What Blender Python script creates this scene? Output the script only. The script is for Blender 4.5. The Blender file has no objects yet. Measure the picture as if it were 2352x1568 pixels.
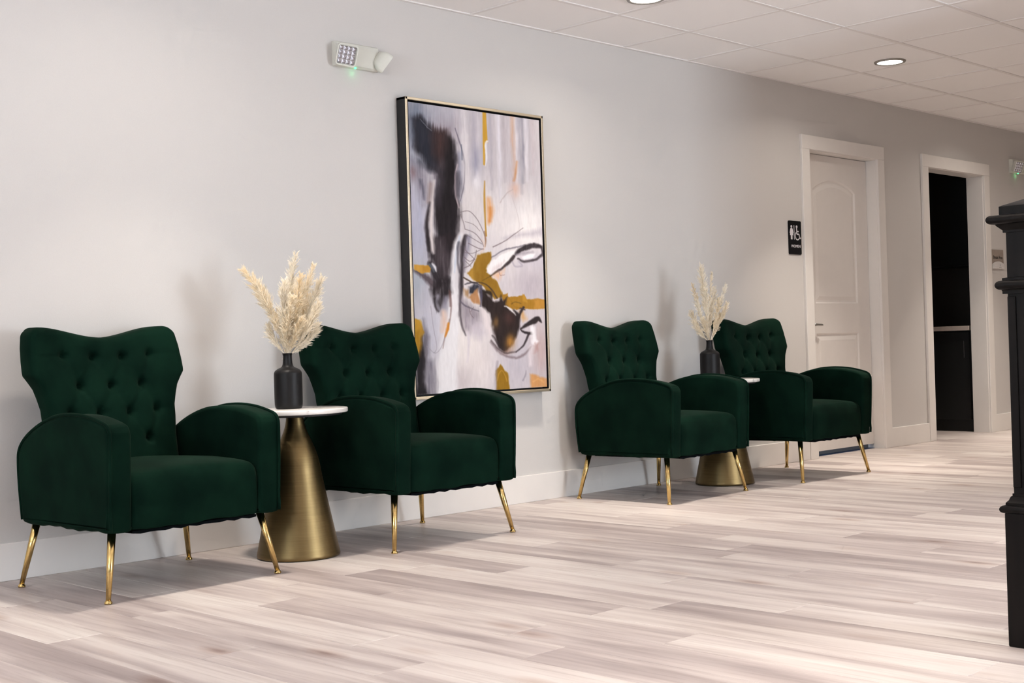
import bpy, bmesh, math, random
import numpy as np
from mathutils import Vector, Matrix
from mathutils.geometry import tessellate_polygon

random.seed(7)
rng = np.random.default_rng(11)
scene = bpy.context.scene
COL = scene.collection

# ------------------------------------------------------------------ camera
# world: wall with the chairs is the plane y = 0 (room at y < 0), x runs along it to the right, floor z = 0
FOCAL_PX = 3052.845
CAM_POS = Vector((-4.74328, -4.94774, 0.83515))
CAM_F = Vector((0.70956883, 0.70462929, 0.00310388))
CAM_R = Vector((0.70437229, -0.70917574, -0.03048687))
CAM_U = Vector((0.01928074, -0.02381882, 0.99953035))
cam_data = bpy.data.cameras.new('camera')
cam_data.sensor_fit = 'HORIZONTAL'
cam_data.sensor_width = 36.0
cam_data.lens = FOCAL_PX / 2352.0 * 36.0
cam_data.clip_start = 0.05
cam = bpy.data.objects.new('camera', cam_data)
COL.objects.link(cam)
mw = Matrix(((CAM_R.x, CAM_U.x, -CAM_F.x, CAM_POS.x),
             (CAM_R.y, CAM_U.y, -CAM_F.y, CAM_POS.y),
             (CAM_R.z, CAM_U.z, -CAM_F.z, CAM_POS.z),
             (0, 0, 0, 1)))
cam.matrix_world = mw
scene.camera = cam

# ------------------------------------------------------------------ world, daylight, exposure
CEIL = 2.544
world = bpy.data.worlds.new('world')
scene.world = world
world.use_nodes = True
bg = world.node_tree.nodes['Background']
bg.inputs['Color'].default_value = (0.72, 0.84, 1.0, 1)
bg.inputs['Strength'].default_value = 1.0

def area_light(name, loc, target, sx, sy, power, color):
    d = bpy.data.lights.new(name, 'AREA')
    d.shape = 'RECTANGLE'; d.size = sx; d.size_y = sy; d.energy = power; d.color = color
    o = bpy.data.objects.new(name, d); COL.objects.link(o)
    o.location = loc
    o.rotation_euler = (Vector(target) - Vector(loc)).to_track_quat('-Z', 'Y').to_euler()
    return o
# daylight through the glazed entrance opposite the chairs and through the window at the left end
area_light('entrance_daylight', (0.6, -8.72, 1.2), (0.6, 0, 2.2), 1.7, 2.0, 240, (0.84, 0.92, 1.0))
area_light('window_daylight', (-7.62, -3.4, 1.55), (-6.4, -3.3, 3.6), 3.6, 1.6, 230, (0.84, 0.92, 1.0))

scene.view_settings.view_transform = 'Standard'
scene.view_settings.look = 'None'
scene.view_settings.gamma = 1.0
scene.view_settings.use_curve_mapping = False
scene.view_settings.exposure = 0.0
DOWNLIGHT_W = 14.6
DOWNLIGHT_COL = (1.0, 0.905, 0.80)
try:
    scene.cycles.use_denoising = True
    scene.cycles.max_bounces = 7
    scene.cycles.diffuse_bounces = 5
    scene.cycles.glossy_bounces = 3
    scene.cycles.use_adaptive_sampling = True
    scene.cycles.adaptive_threshold = 0.08
    scene.cycles.adaptive_min_samples = 12
    scene.cycles.caustics_reflective = False
    scene.cycles.caustics_refractive = False
    scene.cycles.sample_clamp_indirect = 6.0
except Exception:
    pass

# ------------------------------------------------------------------ helpers
def srgb(r, g, b):
    def f(c):
        c /= 255.0
        return c / 12.92 if c <= 0.04045 else ((c + 0.055) / 1.055) ** 2.4
    return (f(r), f(g), f(b), 1.0)

def mesh_obj(name, verts, faces, mat=None, parent=None, smooth=False, link=True):
    me = bpy.data.meshes.new(name)
    me.from_pydata([tuple(v) for v in verts], [], faces)
    me.update()
    if smooth:
        me.polygons.foreach_set('use_smooth', [True] * len(me.polygons))
    if mat: me.materials.append(mat)
    o = bpy.data.objects.new(name, me)
    COL.objects.link(o)
    if parent is not None: o.parent = parent
    return o

def empty(name, loc=(0, 0, 0), rz=0.0):
    o = bpy.data.objects.new(name, None)
    o.empty_display_size = 0.1
    COL.objects.link(o)
    o.location = loc; o.rotation_euler = (0, 0, rz)
    return o

def tag(o, label=None, cat=None, group=None, kind=None):
    if label: o['label'] = label
    if cat: o['category'] = cat
    if group: o['group'] = group
    if kind: o['kind'] = kind
    return o

class MB:
    """collects verts / faces"""
    def __init__(s): s.v = []; s.f = []
    def add(s, verts, faces):
        n = len(s.v); s.v += [tuple(v) for v in verts]; s.f += [tuple(i + n for i in f) for f in faces]
        return s
    def box(s, x0, x1, y0, y1, z0, z1):
        return s.add([(x0, y0, z0), (x1, y0, z0), (x1, y1, z0), (x0, y1, z0), (x0, y0, z1), (x1, y0, z1), (x1, y1, z1), (x0, y1, z1)],
                     [(0, 3, 2, 1), (4, 5, 6, 7), (0, 1, 5, 4), (1, 2, 6, 5), (2, 3, 7, 6), (3, 0, 4, 7)])
    def cbox(s, x0, x1, y0, y1, z0, z1, c=0.003, seg=1):
        bm = bmesh.new()
        b = MB().box(x0, x1, y0, y1, z0, z1)
        vs = [bm.verts.new(v) for v in b.v]
        for f in b.f: bm.faces.new([vs[i] for i in f])
        bmesh.ops.bevel(bm, geom=bm.edges[:], offset=c, segments=seg, affect='EDGES', profile=0.5)
        bm.verts.index_update()
        s.add([v.co[:] for v in bm.verts], [[v.index for v in f.verts] for f in bm.faces])
        bm.free(); return s
    def lathe(s, prof, n=32, center=(0, 0, 0), cap0=True, cap1=True):
        v = []; f = []; m = len(prof); cx, cy, cz = center
        for r, z in prof:
            for k in range(n):
                a = 2 * math.pi * k / n
                v.append((cx + r * math.cos(a), cy + r * math.sin(a), cz + z))
        for i in range(m - 1):
            for k in range(n):
                k2 = (k + 1) % n
                f.append((i * n + k, i * n + k2, (i + 1) * n + k2, (i + 1) * n + k))
        if cap0: f.append(tuple(reversed(range(n))))
        if cap1: f.append(tuple((m - 1) * n + k for k in range(n)))
        return s.add(v, f)
    def tube(s, pts, radii, n=8, cap=True):
        pts = [Vector(p) for p in pts]
        if not hasattr(radii, '__len__'): radii = [radii] * len(pts)
        v = []; f = []; u = None
        for i, p in enumerate(pts):
            t = (pts[min(i + 1, len(pts) - 1)] - pts[max(i - 1, 0)]).normalized()
            if u is None:
                u = t.orthogonal().normalized()
            u = (u - t * u.dot(t)).normalized(); w = t.cross(u)
            for k in range(n):
                a = 2 * math.pi * k / n
                v.append(p + (u * math.cos(a) + w * math.sin(a)) * radii[i])
        for i in range(len(pts) - 1):
            for k in range(n):
                k2 = (k + 1) % n
                f.append((i * n + k, i * n + k2, (i + 1) * n + k2, (i + 1) * n + k))
        if cap:
            f.append(tuple(reversed(range(n)))); f.append(tuple((len(pts) - 1) * n + k for k in range(n)))
        return s.add(v, f)
    def prism(s, poly, y0, y1):
        """polygon of (x, z) extruded from y0 (front) to y1"""
        n = len(poly)
        v = [(x, y0, z) for x, z in poly] + [(x, y1, z) for x, z in poly]
        f = [tuple(range(n)), tuple(reversed(range(n, 2 * n)))]
        f += [(k, n + k, n + (k + 1) % n, (k + 1) % n) for k in range(n)]
        return s.add(v, f)
    def build(s, name, mat=None, parent=None, smooth=False, auto=None):
        o = mesh_obj(name, s.v, s.f, mat, parent, smooth)
        bm = bmesh.new(); bm.from_mesh(o.data)
        bmesh.ops.recalc_face_normals(bm, faces=bm.faces[:])
        if auto is not None:
            for e in bm.edges:
                if len(e.link_faces) == 2 and e.calc_face_angle(0) > auto: e.smooth = False
            for fc in bm.faces: fc.smooth = True
        bm.to_mesh(o.data); bm.free()
        return o

def catmull(pts, per=6, closed=False):
    P = [np.array(p, float) for p in pts]; out = []
    n = len(P)
    rngi = range(n if closed else n - 1)
    for i in rngi:
        p0 = P[(i - 1) % n] if (closed or i > 0) else P[0]
        p1 = P[i]; p2 = P[(i + 1) % n]
        p3 = P[(i + 2) % n] if (closed or i + 2 < n) else P[n - 1]
        for k in range(per):
            t = k / per
            out.append(0.5 * ((2 * p1) + (-p0 + p2) * t + (2 * p0 - 5 * p1 + 4 * p2 - p3) * t * t + (-p0 + 3 * p1 - 3 * p2 + p3) * t ** 3))
    if not closed: out.append(P[-1])
    return out

def rounded_rect(x0, x1, z0, z1, r, n=5):
    out = []
    for cx, cz, a0 in ((x1 - r, z0 + r, -90), (x1 - r, z1 - r, 0), (x0 + r, z1 - r, 90), (x0 + r, z0 + r, 180)):
        for k in range(n + 1):
            a = math.radians(a0 + 90 * k / n)
            out.append((cx + r * math.cos(a), cz + r * math.sin(a)))
    return out

def copy_tree(o, parent=None):
    c = o.copy(); COL.objects.link(c); c.parent = parent
    for ch in list(o.children): copy_tree(ch, c)
    return c

# ------------------------------------------------------------------ materials
def new_mat(name):
    m = bpy.data.materials.new(name); m.use_nodes = True
    nt = m.node_tree; return m, nt, nt.nodes['Principled BSDF']

def nd(nt, typ, **kw):
    n = nt.nodes.new(typ)
    for k, v in kw.items():
        if k in n.inputs: n.inputs[k].default_value = v
        else: setattr(n, k, v)
    return n

def ramp(nt, stops):
    r = nt.nodes.new('ShaderNodeValToRGB')
    el = r.color_ramp.elements
    while len(el) > len(stops): el.remove(el[-1])
    while len(el) < len(stops): el.new(0.5)
    for e, (p, c) in zip(el, stops): e.position = p; e.color = c
    return r

def simple_mat(name, col, rough=0.5, metal=0.0, noise=0.06, nscale=40.0, bump=0.0, spec=None, sheen=None):
    m, nt, b = new_mat(name)
    tc = nd(nt, 'ShaderNodeTexCoord')
    nz = nd(nt, 'ShaderNodeTexNoise', Scale=nscale, Detail=4.0)
    nt.links.new(tc.outputs['Object'], nz.inputs['Vector'])
    lo = tuple(c * (1 - noise) for c in col[:3]) + (1,); hi = tuple(min(1, c * (1 + noise)) for c in col[:3]) + (1,)
    r = ramp(nt, [(0.3, lo), (0.7, hi)])
    nt.links.new(nz.outputs['Fac'], r.inputs['Fac'])
    nt.links.new(r.outputs['Color'], b.inputs['Base Color'])
    b.inputs['Roughness'].default_value = rough; b.inputs['Metallic'].default_value = metal
    if spec is not None: b.inputs['Specular IOR Level'].default_value = spec
    if sheen:
        b.inputs['Sheen Weight'].default_value = sheen[0]; b.inputs['Sheen Roughness'].default_value = sheen[1]
        b.inputs['Sheen Tint'].default_value = sheen[2]
    if bump:
        bp = nd(nt, 'ShaderNodeBump', Strength=bump, Distance=0.002)
        nt.links.new(nz.outputs['Fac'], bp.inputs['Height']); nt.links.new(bp.outputs['Normal'], b.inputs['Normal'])
    return m

def emit_mat(name, col, strength):
    m, nt, b = new_mat(name)
    b.inputs['Base Color'].default_value = col
    b.inputs['Emission Color'].default_value = col; b.inputs['Emission Strength'].default_value = strength
    return m

M = {}
M['wall'] = simple_mat('wall_paint', (0.605, 0.585, 0.567, 1), 0.62, noise=0.015, nscale=220, bump=0.12)
M['trim'] = simple_mat('trim_paint', (0.78, 0.75, 0.72, 1), 0.38, noise=0.01, nscale=12)
M['door'] = simple_mat('door_paint', (0.76, 0.725, 0.695, 1), 0.42, noise=0.01, nscale=14)
M['tile'] = simple_mat('ceiling_tile_fibre', (0.94, 0.925, 0.92, 1), 0.9, noise=0.035, nscale=420, bump=0.25)
M['tbar'] = simple_mat('ceiling_grid_metal', (0.82, 0.79, 0.775, 1), 0.45, noise=0.01, nscale=8)
M['black'] = simple_mat('matt_black', (0.010, 0.009, 0.010, 1), 0.55, noise=0.1, nscale=30)
M['brass'] = None
M['newel'] = None

def velvet():
    m, nt, b = new_mat('emerald_velvet')
    tc = nd(nt, 'ShaderNodeTexCoord')
    n1 = nd(nt, 'ShaderNodeTexNoise', Scale=7.0, Detail=3.0, Roughness=0.55)
    nt.links.new(tc.outputs['Object'], n1.inputs['Vector'])
    r = ramp(nt, [(0.32, (0.0012, 0.0084, 0.0052, 1)), (0.68, (0.0034, 0.0165, 0.0098, 1))])
    nt.links.new(n1.outputs['Fac'], r.inputs['Fac'])
    nt.links.new(r.outputs['Color'], b.inputs['Base Color'])
    n2 = nd(nt, 'ShaderNodeTexNoise', Scale=900.0, Detail=1.0)
    nt.links.new(tc.outputs['Object'], n2.inputs['Vector'])
    bp = nd(nt, 'ShaderNodeBump', Strength=0.15, Distance=0.0006)
    nt.links.new(n2.outputs['Fac'], bp.inputs['Height']); nt.links.new(bp.outputs['Normal'], b.inputs['Normal'])
    b.inputs['Roughness'].default_value = 0.9
    b.inputs['Specular IOR Level'].default_value = 0.04
    b.inputs['Sheen Weight'].default_value = 0.034
    b.inputs['Sheen Roughness'].default_value = 0.35
    b.inputs['Sheen Tint'].default_value = (0.72, 0.86, 0.62, 1)
    return m
M['velvet'] = velvet()
M['dust'] = simple_mat('black_dust_cover', (0.003, 0.004, 0.005, 1), 0.95, spec=0.03)

def metal(name, c1, c2, rough, aniso=0.0, stretch=(1, 1, 60)):
    m, nt, b = new_mat(name)
    tc = nd(nt, 'ShaderNodeTexCoord'); mp = nd(nt, 'ShaderNodeMapping')
    mp.inputs['Scale'].default_value = stretch
    nz = nd(nt, 'ShaderNodeTexNoise', Scale=6.0, Detail=5.0)
    nt.links.new(tc.outputs['Object'], mp.inputs['Vector']); nt.links.new(mp.outputs['Vector'], nz.inputs['Vector'])
    r = ramp(nt, [(0.3, c1), (0.7, c2)])
    nt.links.new(nz.outputs['Fac'], r.inputs['Fac']); nt.links.new(r.outputs['Color'], b.inputs['Base Color'])
    b.inputs['Metallic'].default_value = 1.0; b.inputs['Roughness'].default_value = rough
    return m
M['gold'] = metal('polished_gold_leg', (0.56, 0.39, 0.15, 1), (0.64, 0.46, 0.19, 1), 0.19)
M['brass'] = metal('brushed_antique_brass', (0.175, 0.122, 0.054, 1), (0.215, 0.153, 0.070, 1), 0.40)
M['champagne'] = metal('champagne_frame_edge', (0.74, 0.64, 0.47, 1), (0.80, 0.70, 0.53, 1), 0.42)
M['nickel'] = metal('dark_nickel_lever', (0.30, 0.29, 0.27, 1), (0.36, 0.35, 0.33, 1), 0.28)

def marble():
    m, nt, b = new_mat('white_marble')
    tc = nd(nt, 'ShaderNodeTexCoord')
    n1 = nd(nt, 'ShaderNodeTexNoise', Scale=5.0, Detail=6.0, Distortion=1.6)
    nt.links.new(tc.outputs['Object'], n1.inputs['Vector'])
    r = ramp(nt, [(0.40, (0.80, 0.77, 0.73, 1)), (0.425, (0.50, 0.47, 0.45, 1)), (0.445, (0.80, 0.77, 0.73, 1)), (0.8, (0.78, 0.75, 0.71, 1))])
    nt.links.new(n1.outputs['Fac'], r.inputs['Fac']); nt.links.new(r.outputs['Color'], b.inputs['Base Color'])
    b.inputs['Roughness'].default_value = 0.18
    return m
M['marble'] = marble()
M['vase'] = simple_mat('matt_black_ceramic', (0.0075, 0.0068, 0.0072, 1), 0.45, noise=0.12, nscale=60, bump=0.05, spec=0.22)
M['pampas'] = None
def pampas():
    m, nt, b = new_mat('dried_pampas')
    tc = nd(nt, 'ShaderNodeTexCoord')
    oi = nd(nt, 'ShaderNodeObjectInfo')
    nz = nd(nt, 'ShaderNodeTexNoise', Scale=60.0, Detail=2.0)
    nt.links.new(tc.outputs['Object'], nz.inputs['Vector'])
    r = ramp(nt, [(0.25, (0.93, 0.79, 0.56, 1)), (0.75, (0.98, 0.91, 0.77, 1))])
    nt.links.new(nz.outputs['Fac'], r.inputs['Fac'])
    mx = nd(nt, 'ShaderNodeMix', data_type='RGBA')
    nt.links.new(oi.outputs['Random'], mx.inputs['Factor'])
    nt.links.new(r.outputs['Color'], mx.inputs[6])
    mx.inputs[7].default_value = (0.98, 0.93, 0.83, 1)
    nt.links.new(mx.outputs[2], b.inputs['Base Color'])
    b.inputs['Roughness'].default_value = 0.85
    b.inputs['Specular IOR Level'].default_value = 0.1
    tr = nd(nt, 'ShaderNodeBsdfTranslucent'); nt.links.new(mx.outputs[2], tr.inputs['Color'])
    ms = nd(nt, 'ShaderNodeMixShader'); ms.inputs[0].default_value = 0.35
    out = nt.nodes['Material Output']
    nt.links.new(b.outputs[0], ms.inputs[1]); nt.links.new(tr.outputs[0], ms.inputs[2]); nt.links.new(ms.outputs[0], out.inputs[0])
    return m
M['pampas'] = pampas()

def plank_mat(name, use_color=True):
    m, nt, b = new_mat(name)
    oi = nd(nt, 'ShaderNodeObjectInfo'); ge = nd(nt, 'ShaderNodeNewGeometry')
    # every plank samples its own stretch of grain
    off = nd(nt, 'ShaderNodeVectorMath', operation='SCALE'); off.inputs[0].default_value = (37.0, 91.0, 13.0)
    nt.links.new(oi.outputs['Random'], off.inputs['Scale'])
    ad = nd(nt, 'ShaderNodeVectorMath', operation='ADD')
    nt.links.new(ge.outputs['Position'], ad.inputs[0]); nt.links.new(off.outputs[0], ad.inputs[1])
    mp1 = nd(nt, 'ShaderNodeMapping'); mp1.inputs['Scale'].default_value = (10.0, 1.0, 1.0)
    mp2 = nd(nt, 'ShaderNodeMapping'); mp2.inputs['Scale'].default_value = (70.0, 2.6, 1.0)
    mp3 = nd(nt, 'ShaderNodeMapping'); mp3.inputs['Scale'].default_value = (9.0, 3.2, 1.0)
    for mp in (mp1, mp2, mp3): nt.links.new(ad.outputs[0], mp.inputs['Vector'])
    n1 = nd(nt, 'ShaderNodeTexNoise', Scale=1.15, Detail=3.0, Roughness=0.5, Distortion=0.35)
    n2 = nd(nt, 'ShaderNodeTexNoise', Scale=1.0, Detail=4.0, Roughness=0.6, Distortion=0.2)
    n3 = nd(nt, 'ShaderNodeTexVoronoi', Scale=0.55)
    nt.links.new(mp1.outputs[0], n1.inputs['Vector']); nt.links.new(mp2.outputs[0], n2.inputs['Vector']); nt.links.new(mp3.outputs[0], n3.inputs['Vector'])
    # broad bands: pale cream-pink to grey-mauve, shifted by the tone of the plank
    tone = nd(nt, 'ShaderNodeSeparateColor'); nt.links.new(oi.outputs['Color'], tone.inputs[0])
    sm = nd(nt, 'ShaderNodeMath', operation='MULTIPLY_ADD')
    nt.links.new(n1.outputs['Fac'], sm.inputs[0]); sm.inputs[1].default_value = 1.30
    sb = nd(nt, 'ShaderNodeMath', operation='SUBTRACT'); sb.inputs[1].default_value = 0.63; nt.links.new(tone.outputs[0], sb.inputs[0])
    if use_color: nt.links.new(sb.outputs[0], sm.inputs[2])
    else: sm.inputs[2].default_value = 0.0
    r1 = ramp(nt, [(0.20, (0.375, 0.315, 0.303, 1)), (0.42, (0.50, 0.430, 0.410, 1)), (0.62, (0.635, 0.565, 0.53, 1)), (0.88, (0.72, 0.662, 0.622, 1))])
    nt.links.new(sm.outputs[0], r1.inputs['Fac'])
    r2 = ramp(nt, [(0.33, (0.80, 0.77, 0.76, 1)), (0.52, (1, 1, 1, 1))])
    nt.links.new(n2.outputs['Fac'], r2.inputs['Fac'])
    mx = nd(nt, 'ShaderNodeMix', data_type='RGBA', blend_type='MULTIPLY'); mx.inputs['Factor'].default_value = 0.75
    nt.links.new(r1.outputs['Color'], mx.inputs[6]); nt.links.new(r2.outputs['Color'], mx.inputs[7])
    r3 = ramp(nt, [(0.03, (0.52, 0.41, 0.37, 1)), (0.09, (0.80, 0.72, 0.68, 1)), (0.20, (1, 1, 1, 1))])
    nt.links.new(n3.outputs['Distance'], r3.inputs['Fac'])
    mx2 = nd(nt, 'ShaderNodeMix', data_type='RGBA', blend_type='MULTIPLY'); mx2.inputs['Factor'].default_value = 0.8
    nt.links.new(mx.outputs[2], mx2.inputs[6]); nt.links.new(r3.outputs['Color'], mx2.inputs[7])
    nt.links.new(mx2.outputs[2], b.inputs['Base Color'])
    b.inputs['Roughness'].default_value = 0.42
    b.inputs['Specular IOR Level'].default_value = 0.38
    bp = nd(nt, 'ShaderNodeBump', Strength=0.08, Distance=0.001)
    nt.links.new(n2.outputs['Fac'], bp.inputs['Height']); nt.links.new(bp.outputs['Normal'], b.inputs['Normal'])
    return m
M['plank'] = plank_mat('vinyl_plank')

def newel_mat():
    m, nt, b = new_mat('dark_stained_wood')
    tc = nd(nt, 'ShaderNodeTexCoord'); mp = nd(nt, 'ShaderNodeMapping'); mp.inputs['Scale'].default_value = (30, 30, 2.0)
    nz = nd(nt, 'ShaderNodeTexNoise', Scale=1.5, Detail=5.0)
    nt.links.new(tc.outputs['Object'], mp.inputs['Vector']); nt.links.new(mp.outputs[0], nz.inputs['Vector'])
    r = ramp(nt, [(0.3, (0.0025, 0.0020, 0.0018, 1)), (0.7, (0.007, 0.0052, 0.0046, 1))])
    nt.links.new(nz.outputs['Fac'], r.inputs['Fac']); nt.links.new(r.outputs['Color'], b.inputs['Base Color'])
    b.inputs['Roughness'].default_value = 0.36; b.inputs['Specular IOR Level'].default_value = 0.12
    return m
M['newel'] = newel_mat()

# ------------------------------------------------------------------ structure: walls
DX0, DX1, DZ = 3.168, 4.072, 2.112      # door opening
OX0, OX1, OZ = 4.853, 5.797, 2.114      # cased opening
WT = 0.125
XL, XR, YF = -7.6, 11.0, -8.7
PY = -2.75; PX0 = 1.7                    # unseen partition, added to keep daylight out of the corridor

def struct(name, mb, mat, parent=None, **kw):
    o = mb.build(name, mat, parent, **kw)
    if parent is None: tag(o, kind='structure')
    return o
w = MB()
w.box(XL, DX0 - .015, 0, WT, 0, CEIL + .15); w.box(DX0 - .015, DX1 + .015, 0, WT, DZ + .015, CEIL + .15)
w.box(DX1 + .015, OX0 - .015, 0, WT, 0, CEIL + .15); w.box(OX0 - .015, OX1 + .015, 0, WT, OZ + .015, CEIL + .15)
w.box(OX1 + .015, XR, 0, WT, 0, CEIL + .15)
struct('wall_back', w, M['wall'])
# left end wall with window opening
w = MB()
w.box(XL - .1, XL, YF, -5.3, 0, CEIL + .15); w.box(XL - .1, XL, -1.5, 0, 0, CEIL + .15)
w.box(XL - .1, XL, -5.3, -1.5, 0, .7); w.box(XL - .1, XL, -5.3, -1.5, 2.4, CEIL + .15)
struct('wall_left', w, M['wall'])
w = MB()
w.box(XL, -.35, YF - .1, YF, 0, CEIL + .15); w.box(1.55, PX0 + .1, YF - .1, YF, 0, CEIL + .15)
w.box(-.35, 1.55, YF - .1, YF, 2.25, CEIL + .15)
struct('wall_front', w, M['wall'])
struct('wall_light_block', MB().box(PX0, PX0 + .1, YF, PY - .1, 0, CEIL + .15).box(PX0, XR, PY - .1, PY, 0, CEIL + .15), M['wall'])
struct('wall_right', MB().box(XR, XR + .1, PY - .1, WT, 0, CEIL + .15), M['wall'])

# windows out of view that let the daylight in
gm, gnt, gb = new_mat('window_glass')
gb.inputs['Base Color'].default_value = (0.95, 0.98, 1, 1); gb.inputs['Roughness'].default_value = 0.02
gb.inputs['Transmission Weight'].default_value = 1.0; gb.inputs['IOR'].default_value = 1.45
M['glass'] = gm
def window_frame(name, mb): return struct(name, mb, M['trim'])
f = MB()
for yy in (-5.3, -4.05, -2.78, -1.54): f.box(XL - .08, XL - .02, yy, yy + .04, .7, 2.4)
f.box(XL - .08, XL - .02, -5.3, -1.5, .7, .74); f.box(XL - .08, XL - .02, -5.3, -1.5, 2.36, 2.4)
window_frame('window_1', f)
f = MB()
for xx in (-.35, .57, 1.49): f.box(xx, xx + .06, YF - .08, YF - .02, 0, 2.25)
f.box(-.35, 1.55, YF - .08, YF - .02, 2.19, 2.25); f.box(-.35, 1.55, YF - .08, YF - .02, 0, .06)
window_frame('window_2', f)

# ------------------------------------------------------------------ ceiling: lay-in tiles, grid, downlights
ceiling = struct('ceiling', MB().box(XL, XR, YF, WT, CEIL + .09, CEIL + .15), M['wall'])
TS = 0.6096; J0 = -0.48447
def in_view(pts, margin=60):
    for p in pts:
        d = Vector(p) - CAM_POS
        z = d.dot(CAM_F)
        if z <= 0.05: continue
        px = 1176 + FOCAL_PX * d.dot(CAM_R) / z; py = 784 - FOCAL_PX * d.dot(CAM_U) / z
        if -margin < px < 2352 + margin and -margin < py < 1568 + margin: return True
    return False
def tile_mesh(wx, wy):
    t = MB(); g = 0.0115; c = .002
    x0, x1, y0, y1 = -wx / 2 + g, wx / 2 - g, -wy / 2 + g, wy / 2 - g
    lo, hi = 0.0, 0.016
    t.add([(x0 + c, y0 + c, lo), (x1 - c, y0 + c, lo), (x1 - c, y1 - c, lo), (x0 + c, y1 - c, lo),
           (x0, y0, lo + c), (x1, y0, lo + c), (x1, y1, lo + c), (x0, y1, lo + c), (x0, y0, hi), (x1, y0, hi), (x1, y1, hi), (x0, y1, hi)],
          [(0, 3, 2, 1), (0, 1, 5, 4), (1, 2, 6, 5), (2, 3, 7, 6), (3, 0, 4, 7), (4, 5, 9, 8), (5, 6, 10, 9), (6, 7, 11, 10), (7, 4, 8, 11), (8, 9, 10, 11)])
    return t
rowsy = [(0.0, J0)] + [(J0 - TS * k, J0 - TS * (k + 1)) for k in range(13)]
first = {}
rest = MB()
for ri, (ya, yb) in enumerate(rowsy):
    wy = ya - yb
    for i in range(-12, 18):
        xa, xb = i * TS, (i + 1) * TS
        if xa < XL or xb > XR or yb < YF: continue
        cx, cy = (xa + xb) / 2, (ya + yb) / 2
        if ya <= PY and xb > PX0: continue
        z = CEIL + 0.0035 + random.uniform(-.0012, .0015)
        corners = [(xa, ya, CEIL), (xb, ya, CEIL), (xa, yb, CEIL), (xb, yb, CEIL), (cx, cy, CEIL)]
        if in_view(corners, 40):
            key = 0 if ri == 0 else 1
            if key not in first:
                o = tile_mesh(TS, wy).build('ceiling_tile', M['tile'], ceiling); first[key] = o
            else:
                o = first[key].copy(); COL.objects.link(o)
            o.location = (cx, cy, z)
            o.rotation_euler = (random.uniform(-.002, .002), random.uniform(-.002, .002), 0)
        else:
            rest.box(xa + .0115, xb - .0115, yb + .0115, ya - .0115, z, z + .016)
tag(rest.build('ceiling_tile_field', M['tile'], ceiling), kind='stuff')
# T-bar grid: mains along the wall, cross bars between
for (ya, yb) in rowsy:
    MB().cbox(XL, XR if yb > PY else PX0, yb - .012, yb + .012, CEIL - .0005, CEIL + .012, .001).build('grid_main_bar', M['tbar'], ceiling)
for i in range(-12, 19):
    x = i * TS
    if XL < x < XR:
        ye = YF if x < PX0 else PY
        MB().cbox(x - .012, x + .012, ye, 0, CEIL, CEIL + .012, .001).build('grid_cross_bar', M['tbar'], ceiling)
MB().cbox(XL, XR, -.019, 0, CEIL - .002, CEIL + .016, .001).build('wall_angle', M['tbar'], ceiling)

M['lens'] = emit_mat('downlight_lens', (1.0, 0.97, 0.93, 1), 9.0)
M['ring'] = simple_mat('downlight_trim', (0.30, 0.28, 0.25, 1), 0.35, metal=0.6)
def downlight(x, y, label, group, power):
    t = empty('recessed_downlight', (x, y, CEIL))
    tag(t, label, 'light', group)
    MB().lathe([(.0775, .002), (.079, -.0065), (.086, -.0085), (.094, -.006), (.097, -.001), (.097, .004), (.0775, .004)], 40, cap0=False, cap1=False).build('trim_ring', M['ring'], t, smooth=True)
    MB().lathe([(.0785, -.0025), (.0785, .003)], 36).build('lens', M['lens'], t)
    for nm, share, spr, dz in (('downlight_beam', .68, 76, -.012), ('downlight_spill', .32, 150, -.013)):
        d = bpy.data.lights.new(nm, 'AREA')
        d.shape = 'DISK'; d.size = 0.15; d.energy = power * share; d.color = DOWNLIGHT_COL; d.spread = math.radians(spr)
        o = bpy.data.objects.new(nm, d); COL.objects.link(o); o.parent = t; o.location = (0, 0, dz)
    return t
downlight(2.889, -.789, 'round downlight glowing in the ceiling, the whole lens in view near the door', 'ceiling downlights', DOWNLIGHT_W * 1.25)
downlight(.466, -.789, 'round ceiling downlight cut by the top edge above the painting', 'ceiling downlights', DOWNLIGHT_W)
for x, y, k, where in [(-1.957, -.789, .74, 'above the nearest armchair and the first brass table'), (-4.38, -.789, .86, 'close to the wall, left of the nearest armchair'), (-6.8, -.789, .86, 'in the far left corner of the lounge'),
                       (5.312, -.789, 1.3, 'in front of the dark opening'), (7.735, -.789, 1.3, 'at the far end of the corridor'),
                       (.466, -3.227, .8, 'in the middle of the lounge, right of the newel post'), (-1.957, -3.227, .72, 'almost above the newel post'), (-4.38, -3.227, .72, 'above the open floor left of the newel post'), (-6.8, -3.227, .8, 'beside the left window'),
                       (-4.38, -5.665, .9, 'behind the camera on the left'), (-1.957, -5.665, .9, 'behind the camera in the middle'), (.466, -5.665, .9, 'nearest the glazed entrance')]:
    downlight(x, y, 'ceiling downlight outside the picture, ' + where, 'ceiling downlights', DOWNLIGHT_W * k)

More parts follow.
